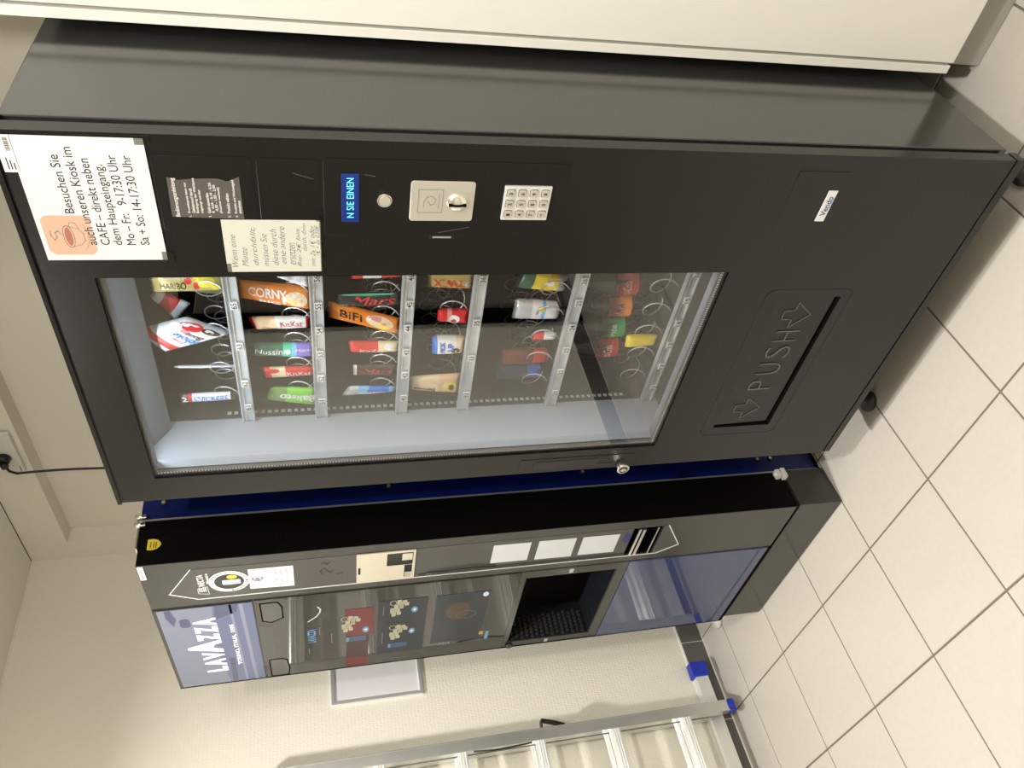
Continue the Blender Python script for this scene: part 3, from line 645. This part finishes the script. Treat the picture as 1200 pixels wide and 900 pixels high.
bottle('bottle with green label in slot 13', -.614, mat('lab_green', (.02, .35, .10), .4), 'Sprite', WH, GRN, LQ3)
bottle('bottle with red cola label at the left end of the bottle row', -.681, mat('lab_red', (.60, .02, .02), .4), 'Coca-Cola', WH, RED, LQ)
pouch('snack_bar', 'small yellow green pack in front of the bottles in slot 13', 'snack', ((-.632, .700), (-.592, .705), (-.594, zt[1]), (-.626, zt[1])), .20, .010, [(0, YEL)])

# ================================================================== COFFEE MACHINE
CX, CW, CY, CH, CZ = -1.056, .648, -.021, 1.838, .148
CL = CX-CW
cf = thing('coffee_machine', 'black and blue coffee vending machine with a bluish poster screen left of the snack machine', 'vending machine', (CX-CW/2, .35, 0))
# cabinet (blue) and base
bm = BM(); bx(bm, CL+.004, CX-.003, .104, .70, .02, CH+.004); obj('cabinet', bm, M_blue, cf, bevel=.002, label='blue painted cabinet body')
bm = BM(); bx(bm, CL+.012, CX+.002, CY+.003, .1035, .006, CZ-.012); obj('base', bm, M_base, cf, bevel=.0015)
bm = BM(); bx(bm, CL+.03, CX-.012, CY+.02, .68, .0006, .006); obj('base_foot', bm, M_void, cf)
bm = BM(); bx(bm, CX-.0035, CX+.0015, .100, .104, .02, CH+.002); obj('edge_trim', bm, M_alu, cf)
# door carcass
GX1 = -1.258      # right edge of glass area
RX0, RX1, RZ0, RZ1 = CL+.030, -1.290, .621, .889      # dispensing recess
bm = BM(); plate(bm, CL, CX, CZ, CH, CY, .0995, holes=[(RX0, RX1, RZ0, RZ1), (-1.222, -1.090, .535, .622)])
obj('door', bm, M_cfr, cf)
bm = BM(); bx(bm, CX, CX+.0012, CY+.0012, .0985, CZ+.001, CH-.001); obj('door_side', bm, mat('black_satin_side', (.0015, .0015, .0015), .5, spec=.08), cf)
# glass fronts (left zone)
yg = CY-.003
def gplate(name, x0, x1, z0, z1, m, holes=(), th=.003, **k):
    b = BM(); plate(b, x0, x1, z0, z1, CY-th, CY-.0001, holes=holes); return obj(name, b, m, cf, **k)
M_poster = mat('poster_print', (.115, .13, .175), .10, spec=.5, emit=(.40, .44, .60), es=.10)
gplate('poster_frame', CL-.001, GX1, 1.604, CH, M_cglass)
scr = gplate('poster', CL+.006, GX1-.003, 1.606, CH-.009, M_poster, th=.0045, label='bluish poster with white lettering')
b = BM(); yp = CY-.0046
M_pw = mat('poster_white', (.80, .82, .86), .3, emit=(.9, .92, 1.), es=.2); M_pd = mat('poster_dark', (.03, .04, .09), .2, spec=.7, emit=(.16, .19, .32), es=.08); M_pm = mat('poster_mid', (.055, .07, .15), .2, spec=.7, emit=(.26, .3, .45), es=.12)
prism(b, [(CL+.006, 1.700), (-1.44, 1.716), (GX1-.003, 1.700), (GX1-.003, 1.606), (CL+.006, 1.606)], yp, CY-.0045, 2)
prism(b, [(CL+.006, 1.694), (-1.55, 1.690), (-1.55, 1.676), (CL+.006, 1.680)], yp-.0001, yp, 1)
prism(b, [(-1.33, 1.702), (GX1-.003, 1.694), (GX1-.003, 1.640), (-1.30, 1.646)], yp-.0001, yp, 1)
prism(b, [(-1.345, 1.800), (-1.30, 1.812), (-1.262, 1.812), (-1.262, 1.798), (-1.31, 1.790)], yp, CY-.0045, 1)
prism(b, rrect(-1.355, -1.31, 1.760, 1.785, .01), yp, CY-.0045, 1)
for z0, z1 in ((1.652, 1.658), (1.625, 1.634)): prism(b, [(CL+.006, z0), (CL+.006, z1), (GX1-.003, z1+.004), (GX1-.003, z0+.004)], yp-.0001, yp, 0)
obj('poster_scene', b, [mat('poster_light', (.16, .18, .26), .2, spec=.7), M_pd, M_pm], scr)
b = BM()
for s, x0, x1, zb_, h in (('L', -1.622, -1.592, 1.699, .056), ('A', -1.586, -1.545, 1.699, .056), ('V', -1.545, -1.502, 1.699, .056), ('A', -1.507, -1.436, 1.699, .086), ('Z', -1.436, -1.398, 1.699, .056), ('Z', -1.394, -1.358, 1.699, .056), ('A', -1.355, -1.316, 1.699, .056)):
    put_text(b, s, (x0+x1)/2, zb_+h/2, x1-x0, h, yp-.0004, 0, .055)
put_text(b, 'TORINO, ITALIA, 1895', -1.478, 1.664, .232, .0125, yp-.0004, 0, .03)
obj('lettering', b, M_pw, scr, label='white lettering')
# touch area
tch = gplate('touch_screen', CL, GX1, .905, 1.602, M_cglass, label='dark glass selection screen')
yt = CY-.0034
# cup-storage windows below the poster
b = BM()
for pts in ([(-1.276, 1.588), (-1.366, 1.588), (-1.378, 1.566), (-1.358, 1.536), (-1.300, 1.536), (-1.276, 1.545)], [(-1.594, 1.588), (-1.698, 1.588), (-1.698, 1.541), (-1.663, 1.536), (-1.604, 1.540), (-1.594, 1.555)]):
    prism(b, pts, yt, CY-.0029, 0); outline(b, pts, .0035, yt-.0004, yt, mi=1)
prism(b, [(-1.386, 1.600), (-1.594, 1.600), (-1.590, 1.569), (-1.400, 1.566)], yt, CY-.0029, 2)
obj('holder_print', b, [mat('smoke_print', (.06, .058, .054), .12), M_void, mat('grey_print', (.045, .045, .045), .15)], tch)
def emi(name, col, s): return mat(name, [c*.22 for c in col], .3, emit=col, es=s)
E_cy = emi('screen_cyan', (.16, .36, .55), .45); E_w = emi('screen_white', (.8, .85, .85), .5); E_red = emi('screen_red', (.20, .006, .010), .35); E_dr = emi('screen_dark_red', (.05, .004, .006), .4)
E_cr = emi('screen_cream', (.62, .58, .38), .38); E_bl = emi('screen_blue', (.05, .11, .22), .35); E_dk = emi('screen_slate', (.022, .030, .038), .3); E_or = emi('screen_orange', (.8, .35, .12), .4); E_dim = emi('screen_grey', (.25, .26, .27), .3); E_am = emi('screen_amber', (.11, .065, .03), .3)
b = BM(); ys = yt-.0002
prism(b, [(-1.354, 1.378), (-1.505, 1.378), (-1.505, 1.300), (-1.354, 1.300)], ys, yt, 0)
prism(b, [(-1.505, 1.374), (-1.640, 1.376), (-1.645, 1.315), (-1.505, 1.312)], ys, yt, 1); prism(b, [(-1.640, 1.378), (-1.697, 1.378), (-1.697, 1.318), (-1.645, 1.315)], ys, yt, 0)
prism(b, [(-1.330, 1.290), (-1.640, 1.290), (-1.640, 1.155), (-1.330, 1.155)], ys, yt, 2); prism(b, [(-1.334, 1.132), (-1.614, 1.132), (-1.614, .980), (-1.334, .980)], ys, yt, 2)
prism(b, el(-1.43, 1.065, .05, .035), ys-.0001, ys, 3)
obj('screen_pictures', b, [E_red, E_dr, E_dk, E_am], tch)
b = BM(); ys -= .0003
def cups(cx, cz, blue=True):
    for dx, dz in ((0, 0), (.018, .004), (.034, -.006), (.048, -.020), (.060, -.014)):
        prism(b, rrect(cx+dx-.014, cx+dx+.014, cz+dz-.004, cz+dz+.008, .003, 3), ys, ys+.0002, 0)
        prism(b, rrect(cx+dx-.008, cx+dx+.010, cz+dz-.018, cz+dz-.006, .003, 3), ys, ys+.0002, 0)
    outline(b, el(cx+.06, cz+.004, .012, .009, 10), .002, ys, ys+.0002, mi=0)
cups(-1.465, 1.375); cups(-1.405, 1.245); cups(-1.545, 1.243)
for cx, cz in ((-1.525, 1.350), (-1.595, 1.232)): prism(b, rrect(cx-.014, cx+.014, cz-.030, cz+.022, .004), ys, ys+.0002, 2); prism(b, el(cx, cz+.022, .013, .004), ys-.0002, ys, 1)
for cx, cz in ((-1.476, 1.322), (-1.392, 1.190), (-1.516, 1.192)): prism(b, el(cx, cz, .016, .009), ys-.0001, ys+.0002, 1); prism(b, el(cx, cz, .006, .004), ys-.0003, ys, 3)
outline(b, [(-1.322, 1.447), (-1.334, 1.441), (-1.350, 1.442), (-1.372, 1.452), (-1.396, 1.474)], .0035, ys, ys+.0002, closed=False, mi=3)
prism(b, el(-1.350, .994, .012, .008), ys, ys+.0002, 3); prism(b, rrect(-1.592, -1.572, .975, .988, .003), ys, ys+.0002, 4); prism(b, rrect(-1.625, -1.575, .958, .968, .003), ys, ys+.0002, 1)
outline(b, el(-1.455, 1.040, .022, .028), .0012, ys, ys+.0002, mi=5)
put_text(b, 'LAVAZZA', -1.479, 1.468, .078, .022, ys-.0001, 0, .04, mi=1)
for cx, cz, w_ in ((-1.455, 1.446, .045), (-1.57, 1.478, .04), (-1.505, 1.415, .06), (-1.385, 1.275, .05), (-1.545, 1.275, .07)): bx(b, cx-w_/2, cx+w_/2, ys, ys+.0002, cz-.0012, cz+.0012, 5)
outline(b, [(-1.334, 1.132), (-1.614, 1.132), (-1.614, .980), (-1.334, .980)], .0015, ys, ys+.0002, mi=2)
obj('screen_icons', b, [E_cr, E_cy, E_bl, E_w, E_or, E_dim], tch, kind='stuff')
# dispensing recess
wl_t = .004
bm = BM()
plate(bm, RX0, RX1, RZ0, RZ1, CY-.0005, .0988, holes=[(RX0+.003, RX1-.003, RZ0+.003, RZ1-.003)]); obj('recess_lining', bm, mat('recess_dark', (.010, .011, .014), .12), cf)
bm = BM(); bx(bm, RX0+.003, RX1-.003, .0875, .0995, RZ0+.003, RZ1-.003); bx(bm, RX0+.05, RX1-.12, .055, .0875, RZ1-.06, RZ1-.004); obj('recess_back', bm, M_void, cf)
b = BM()
for i in range(6):
    for j in range(15):
        zz = RZ0+.018+j*.0165; yy = CY+.008+i*.0125+(j % 2)*.006
        cyl(b, (RX0+.003, yy, zz), (RX0+.0075, yy, zz), .0052, 6)
obj('grille', b, mat('grille_black', (.02, .02, .02), .35), cf, kind='stuff')
gplate('recess_frame', CL+.001, GX1+.001, .592, .904, mat('frame_grey', (.040, .038, .033), .18), holes=[(RX0, RX1, RZ0, RZ1)], th=.002)
b = BM(); cyl(b, (-1.690, CY-.002, .880), (-1.690, CY-.010, .880), .012, 20, .010); obj('round_button', b, M_blackgloss, cf)
for z in (.760,): 
    for x in (-1.274, -1.690): b = BM(); bx(b, x-.010, x+.010, CY-.0026, CY-.002, z-.006, z+.006); obj('frame_clip', b, M_alu, cf)
# lower decorative glass
lp = gplate('lower_panel', CL, GX1, .155, .590, mat('blue_lower_glass', (.035, .048, .125), .045, spec=.85), label='bluish glass lower panel')
b = BM(); bx(b, CL, GX1, CY-.004, CY, CZ-.002, .154); bx(b, CL-.002, CL, CY-.004, .06, CZ, CH); obj('lower_edge', b, M_void, cf)
# right zone: outlined band, badge, coin plate, stickers
yc = CY-.0012
gp = BM(); outline(gp, [(-1.191, 1.787), (-1.0885, 1.727)], .001, yc, CY); outline(gp, [(-1.191, 1.787), (-1.226, 1.725), (-1.226, .521), (-1.191, .463), (-1.090, .521)], .0028, yc-.0002, CY, closed=False)
outline(gp, [(-1.191, 1.787), (-1.089, 1.727)], .0014, yc-.0002, CY, closed=False)
obj('white_outline', gp, M_wlabel, cf)
b = BM(); prism(b, [(-1.090, 1.726), (-1.190, 1.784), (-1.224, 1.724), (-1.224, .523), (-1.191, .466), (-1.090, .523), (-1.090, .534), (-1.2225, .534), (-1.2225, .623), (-1.090, .623)], yc+.0004, CY-.0001)
obj('band_plate', b, mat('band_grey', (.055, .052, .046), .28), cf)
b = BM(); put_text(b, 'NECTA', -1.140, 1.711, .052, .015, yc-.0004, 0, .03); put_text(b, 'Maestro', -1.134, 1.696, .046, .008, yc-.0004, 0, .02)
for k in range(4): bx(b, -1.192, -1.174+.003*(k % 2), yc-.0005, yc, 1.703+.0045*k, 1.7055+.0045*k)
outline(b, [(-1.205, 1.699), (-1.170, 1.699), (-1.178, 1.722), (-1.199, 1.722)], .0012, yc-.0005, yc)
obj('logo_lettering', b, M_inkw, cf)
b = BM(); prism(b, el(-1.1555, 1.648, .0465, .0465, 32), yc-.0006, yc); st = obj('round_sticker', b, M_wlabel, cf)
b = BM(); prism(b, el(-1.1555, 1.648, .034, .034, 28), yc-.0008, yc-.0006)
for k in range(26): 
    a = 2*PI*k/26; put_text(b, 'COFFEESNACKDRINKSFRISCHGUT'[k], -1.1555+.0405*math.sin(a), 1.648+.0405*math.cos(a), .005, .006, yc-.0008, -math.degrees(a), .02)
obj('sticker_print', b, mat('sticker_black', (.03, .03, .03), .5), st)
b = BM(); prism(b, rrect(-1.168, -1.148, 1.622, 1.664, .004), yc-.0010, yc-.0008); prism(b, el(-1.135, 1.640, .009, .012, 12), yc-.0010, yc-.0008, 1); prism(b, el(-1.170, 1.645, .007, .014, 12), yc-.0009, yc-.0008, 2)
obj('sticker_picture', b, [M_wlabel, M_yellow, M_pencil], st)
b = BM(); prism(b, [(-1.110, 1.602), (-1.111, 1.498), (-1.204, 1.499), (-1.199, 1.603)], yc-.0007, yc); pr = obj('price_card', b, M_wlabel, cf)
b = BM(); put_text(b, '€', -1.157, 1.583, .022, .028, yc-.0010, 0, .03)
for k, (a, c) in enumerate((('0,10 €', '1,00 €'), ('0,20 €', '0,50 €'), ('0,50 €', '2,00 €'))):
    put_text(b, a, -1.178, 1.540-.013*k, .028, .007, yc-.0010, 0, .0); put_text(b, c, -1.134, 1.540-.013*k, .028, .007, yc-.0010, 0, .0)
obj('price_print', b, mat('mid_grey_ink', (.22, .22, .22), .6), pr)
b = BM()
for pts in ([(-1.165, 1.430), (-1.150, 1.436), (-1.138, 1.425), (-1.150, 1.418), (-1.160, 1.412), (-1.150, 1.404)], [(-1.118, 1.432), (-1.110, 1.425), (-1.122, 1.418), (-1.112, 1.411)], [(-1.170, 1.395), (-1.166, 1.382)]): outline(b, pts, .0016, yc-.0003, yc, closed=False)
obj('scribble', b, M_ink, cf)
b = BM(); plate(b, -1.219, -1.089, 1.202, 1.3475, yc-.0025, yc, holes=[(-1.154, -1.097, 1.208, 1.273), (-1.212, -1.1545, 1.2085, 1.2285)]); cpp = obj('coin_plate', b, mat('cream_steel', (.60, .55, .44), .34, metal=.35, noise=(30, .06)), cf, label='pale metal coin plate')
for q in ((-1.154, -1.097, yc-.0012, yc, 1.208, 1.273), (-1.212, -1.1545, yc-.0010, yc, 1.2085, 1.2285)):
    b = BM(); bx(b, *q); obj('coin_opening', b, M_blackgloss, cpp)
b = BM(); bx(b, -1.180, -1.150, yc-.003, yc-.0026, 1.338, 1.3435); obj('maker_mark', b, M_blackgloss, cpp)
b = BM(); v = bx(b, -1.130, -1.100, yc-.0045, yc-.0013, 1.210, 1.236); bx(b, -1.211, -1.190, yc-.0030, yc-.0011, 1.209, 1.227); obj('coin_funnel', b, M_chrome, cpp, bevel=.003)
for i, (x0, x1, z0, z1) in enumerate(((-1.1925, -1.107, .902, 1.002), (-1.1960, -1.107, .779, .881), (-1.1950, -1.108, .657, .760))):
    b = BM(); prism(b, [(x1, z1), (x1-.001, z0), (x0, z0), (x0+.001, z1)], yc-.0007, yc); obj('blank_label', b, M_paper, cf, label='blank white rectangle label')
# dark strip along the outline, and a black cable's reflection built as a tube
b = BM(); bx(b, -1.222, -1.208, yc-.0004, yc+.0001, .62, 1.19); obj('dark_strip', b, M_dark, cf)
b = BM(); tube(b, [(-1.2095, yc-.003, 1.17), (-1.206, yc-.003, 1.13), (-1.199, yc-.004, 1.08), (-1.198, yc-.004, 1.05), (-1.2035, yc-.003, 1.005), (-1.2065, yc-.003, .985)], .0022, 6); obj('cable_reflection', b, M_plug, cf)
# coin return pocket
bm = BM(); plate(bm, -1.222, -1.090, .535, .622, CY+.001, .060, holes=[(-1.219, -1.093, .538, .619)]); bx(bm, -1.222, -1.090, .060, .064, .535, .622); ret = obj('coin_return', bm, M_blackgloss, cf)
b = BM(); bx(b, -1.2185, -1.0935, CY-.004, CY+.003, .600, .607); bx(b, -1.2185, -1.0935, CY-.002, CY+.003, .548, .552); bx(b, -1.2185, -1.0935, CY-.006, CY-.001, .588, .596); obj('return_flap', b, M_chrome, ret)
b = BM(); prism(b, [(-1.105, .638), (-1.150, .642), (-1.155, .626), (-1.120, .622)], yc-.0006, yc); obj('blue_tag', b, mat('navy_tag', (.01, .02, .14), .4), cf)
# stickers and hinges on the right flank
b = BM(); prism(b, [(.019, 1.818), (.047, 1.818), (.048, 1.806), (.045, 1.797), (.039, 1.791), (.033, 1.788), (.027, 1.791), (.021, 1.797), (.018, 1.806)], CX+.0013, CX+.0020, axis='x'); obj('yellow_sticker', b, M_yellow, cf, label='yellow shield sticker')
b = BM()
for zz in (1.811, 1.804, 1.799): bx(b, CX+.0020, CX+.0022, .023, .040, zz-.0012, zz+.0012)
obj('sticker_print', b, mat('dark_print', (.12, .09, .01), .6), cf)
b = BM(); cyl(b, (CX+.010, .084, CH-.012), (CX+.010, .084, CH+.012), .006, 14); cyl(b, (CX+.010, .106, CH-.012), (CX+.010, .106, CH+.012), .006, 14); bx(b, CX+.0015, CX+.012, .080, .110, CH+.003, CH+.008); bx(b, CX-.03, CX+.01, .02, .085, CH+.0005, CH+.004)
obj('hinge', b, M_chrome, cf)
b = BM(); bx(b, CX+.0018, CX+.020, .070, .100, .140, .152); bx(b, CX+.0018, CX+.020, .074, .096, .158, .170); cyl(b, (CX+.011, .085, .135), (CX+.011, .085, .175), .005, 12); obj('hinge', b, M_white, cf)
for z in (1.795, 1.256, .728, .193, .151):
    b = BM(); cyl(b, (CX-.003, .152, z), (CX+.0015, .152, z), .007, 14); cyl(b, (CX+.0015, .152, z), (CX+.0022, .152, z), .0045, 12, mi=1); obj('bolt', b, [M_dark, M_alu], cf)
b = BM(); bx(b, -1.114, -1.059, yc-.0006, CY-.0001, 1.8235, 1.836)
for k in range(9): bx(b, -1.110+.0045*k, -1.108+.0045*k, yc-.0008, yc-.0006, 1.827, 1.833, 1)
obj('barcode_label', b, [M_wlabel, M_ink], cf)
t = thing('levelling_foot', 'small white round foot peeping out under the coffee machine on the left', 'foot', (-2.0, .10, 0))
b = BM(); lathe(b, (-1.985, .118, .001), [(.040, 0), (.043, .005), (.040, .010), (.012, .014), (.010, .016)], 28); obj('disc', b, M_white, t)

# ================================================================== WHITE CUPBOARD on the right
cb = thing('white_cupboard', 'tall white cupboard with a recessed grey plinth right of the snack machine', 'cupboard', (.4, .5, 0))
YC_ = .322
b = BM(); bx(b, .017, .034, YC_, .75, .108, 2.30); obj('side_board', b, M_white, cb, bevel=.0008)
b = BM(); bx(b, .034, .80, YC_+.016, .75, .108, 2.30); obj('carcass', b, M_wallp, cb)
b = BM(); bx(b, .040, .620, YC_-.001, YC_+.015, .106, 2.298); obj('door', b, M_white, cb, bevel=.0012)
b = BM(); bx(b, .624, .80, YC_-.001, YC_+.015, .106, 2.298); obj('door', b, M_white, cb, bevel=.0012)
M_plinth = mat('grey_plinth', (.36, .34, .31), .35)
b = BM(); bx(b, .022, .80, .362, .74, .001, .107); obj('plinth', b, M_plinth, cb, bevel=.001)

# ================================================================== PICTURE on the left wall
X0 = -2.162
pf = thing('picture_frame', 'silver framed white sheet hanging on the left wall behind the coffee machine', 'picture', (X0, .16, 1.1))
b = BM(); plate(b, .047, .262, 1.108, 1.427, 0, .012, holes=[(.060, .249, 1.121, 1.414)])
for v in b.verts: v.co = Vector((X0-.008+.0085+.012-v.co.y, v.co.x, v.co.z))
obj('frame', b, M_alu2, pf, bevel=.0025)
b = BM(); bx(b, X0+.0012, X0+.004, .060, .249, 1.121, 1.414); obj('sheet', b, mat('pic_paper', (.84, .84, .86), .5), pf)

# ================================================================== LADDER against the left wall
ld = thing('aluminium_ladder', 'aluminium double ladder hanging upright on the left wall with blue end caps', 'ladder', (-2.1, -.35, 0))
LX = -2.085
def stile(y, x, side, z0=.06, z1=1.69):
    b = BM(); w_ = .038
    bx(b, x-.010, x+.022, y-w_/2, y-w_/2+.003, z0, z1) ; bx(b, x-.010, x+.022, y+w_/2-.003, y+w_/2, z0, z1)
    bx(b, x+.019, x+.022, y-w_/2+.003, y+w_/2-.003, z0, z1); bx(b, x-.010, x-.007, y-w_/2+.003, y+w_/2-.003, z0, z1)
    bx(b, x+.022, x+.0235, y-w_/2, y-w_/2+.004, z0, z1); bx(b, x+.022, x+.0235, y+w_/2-.004, y+w_/2, z0, z1)
    return obj('stile', b, M_alu, ld)
for y in (-.190, -.560): stile(y, LX+.035, 1, .055); stile(y, LX-.012, 1, .12)
for z in [.235+.262*k for k in range(6)]:
    for x, zz in ((LX+.044, z), (LX-.006, z+.006)):
        b = BM(); yA, yB = -.209, -.541
        prism(b, [(x-.013, zz-.015), (x-.015, zz-.009), (x-.012, zz-.004), (x-.015, zz+.002), (x-.013, zz+.013), (x-.009, zz+.016), (x-.005, zz+.012), (x, zz+.016), (x+.005, zz+.012), (x+.009, zz+.016), (x+.013, zz+.013), (x+.015, zz+.008), (x+.011, zz+.004), (x+.015, zz), (x+.011, zz-.005), (x+.015, zz-.009), (x+.013, zz-.015)], yA, yB)
        obj('rung', b, M_alu2, ld)
for y in (-.190, -.560):
    b = BM(); bx(b, LX+.0235, LX+.0585, y-.0205, y+.0205, .042, .068); obj('foot_cap', b, M_blueabs, ld, bevel=.002, label='blue plastic end cap')
b = BM(); bx(b, LX-.030, LX-.0235, -.690, -.040, .060, .108); bx(b, LX-.056, LX-.030, -.660, -.040, .102, .108); bx(b, LX-.056, LX-.030, -.660, -.040, .060, .066); obj('cross_bar', b, M_alu2, ld)
for y0, y1 in ((-.048, .008), (-.708, -.652)):
    b = BM(); bx(b, LX-.060, LX-.018, y0, y1, .052, .118); obj('end_cap', b, M_blueabs, ld, bevel=.004, label='blue plastic end cap')
b = BM()
PTS = [(-.178, .752), (-.172, .744), (-.140, .740), (-.150, .706), (-.166, .664)]
for pa, pb in zip(PTS, PTS[1:]):
    d = Vector((pb[0]-pa[0], pb[1]-pa[1])).normalized(); q = Vector((-d.y, d.x))*.0022
    prism(b, [(pa[0]-q.x, pa[1]-q.y), (pa[0]+q.x, pa[1]+q.y), (pb[0]+q.x, pb[1]+q.y), (pb[0]-q.x, pb[1]-q.y)], LX+.020, LX+.050, axis='x')
obj('strap', b, M_plug, ld, label='black strap end')
b = BM(); tube(b, [(LX+.055, -.212, .79), (LX+.058, -.217, .86), (LX+.058, -.218, .92), (LX+.055, -.212, .985)], .0028, 6); obj('cord', b, M_plug, ld)
for y in (-.190, -.560):
    b = BM(); bx(b, X0-.001, LX-.020, y-.006, y+.006, 1.60, 1.61); obj('wall_hook', b, M_alu, ld)

# ================================================================== SOCKET, PLUG, CABLE
t = thing('wall_socket', 'white wall socket high on the back wall above the coffee machine', 'socket', (-1.575, YB-.02, 2.40))
YS = .752
b = BM(); bx(b, -1.632, -1.440, YS-.013, YS, 2.362, 2.446); obj('plate', b, M_white, t, bevel=.002)
b = BM(); prism(b, el(-1.552, 2.405, .026, .026, 24), YS-.0145, YS-.0135); obj('socket_face', b, M_wlabel, t)
b = BM(); outline(b, [(-1.622, 2.372), (-1.600, 2.372)], .0015, YS-.0145, YS-.013, closed=False); obj('marking', b, M_pencil, t)
t = thing('power_cable', 'black power cable with plug running down from the wall socket', 'cable', (-1.552, YS-.02, 2.40))
b = BM(); cyl(b, (-1.550, YS-.0150, 2.402), (-1.550, YS-.040, 2.402), .020, 20, .016); cyl(b, (-1.550, YS-.040, 2.402), (-1.556, YS-.052, 2.392), .011, 14); obj('plug', b, M_plug, t)
b = BM(); tube(b, [(-1.556, YS-.046, 2.395), (-1.576, YS-.050, 2.388), (-1.596, YS-.045, 2.372), (-1.606, YS-.035, 2.345), (-1.610, YS-.030, 2.30), (-1.612, YS-.028, 2.22), (-1.618, YS-.028, 2.10), (-1.62, YS-.028, 1.80), (-1.62, YS-.028, 1.2)], .0042, 8); obj('cord', b, M_plug, t)
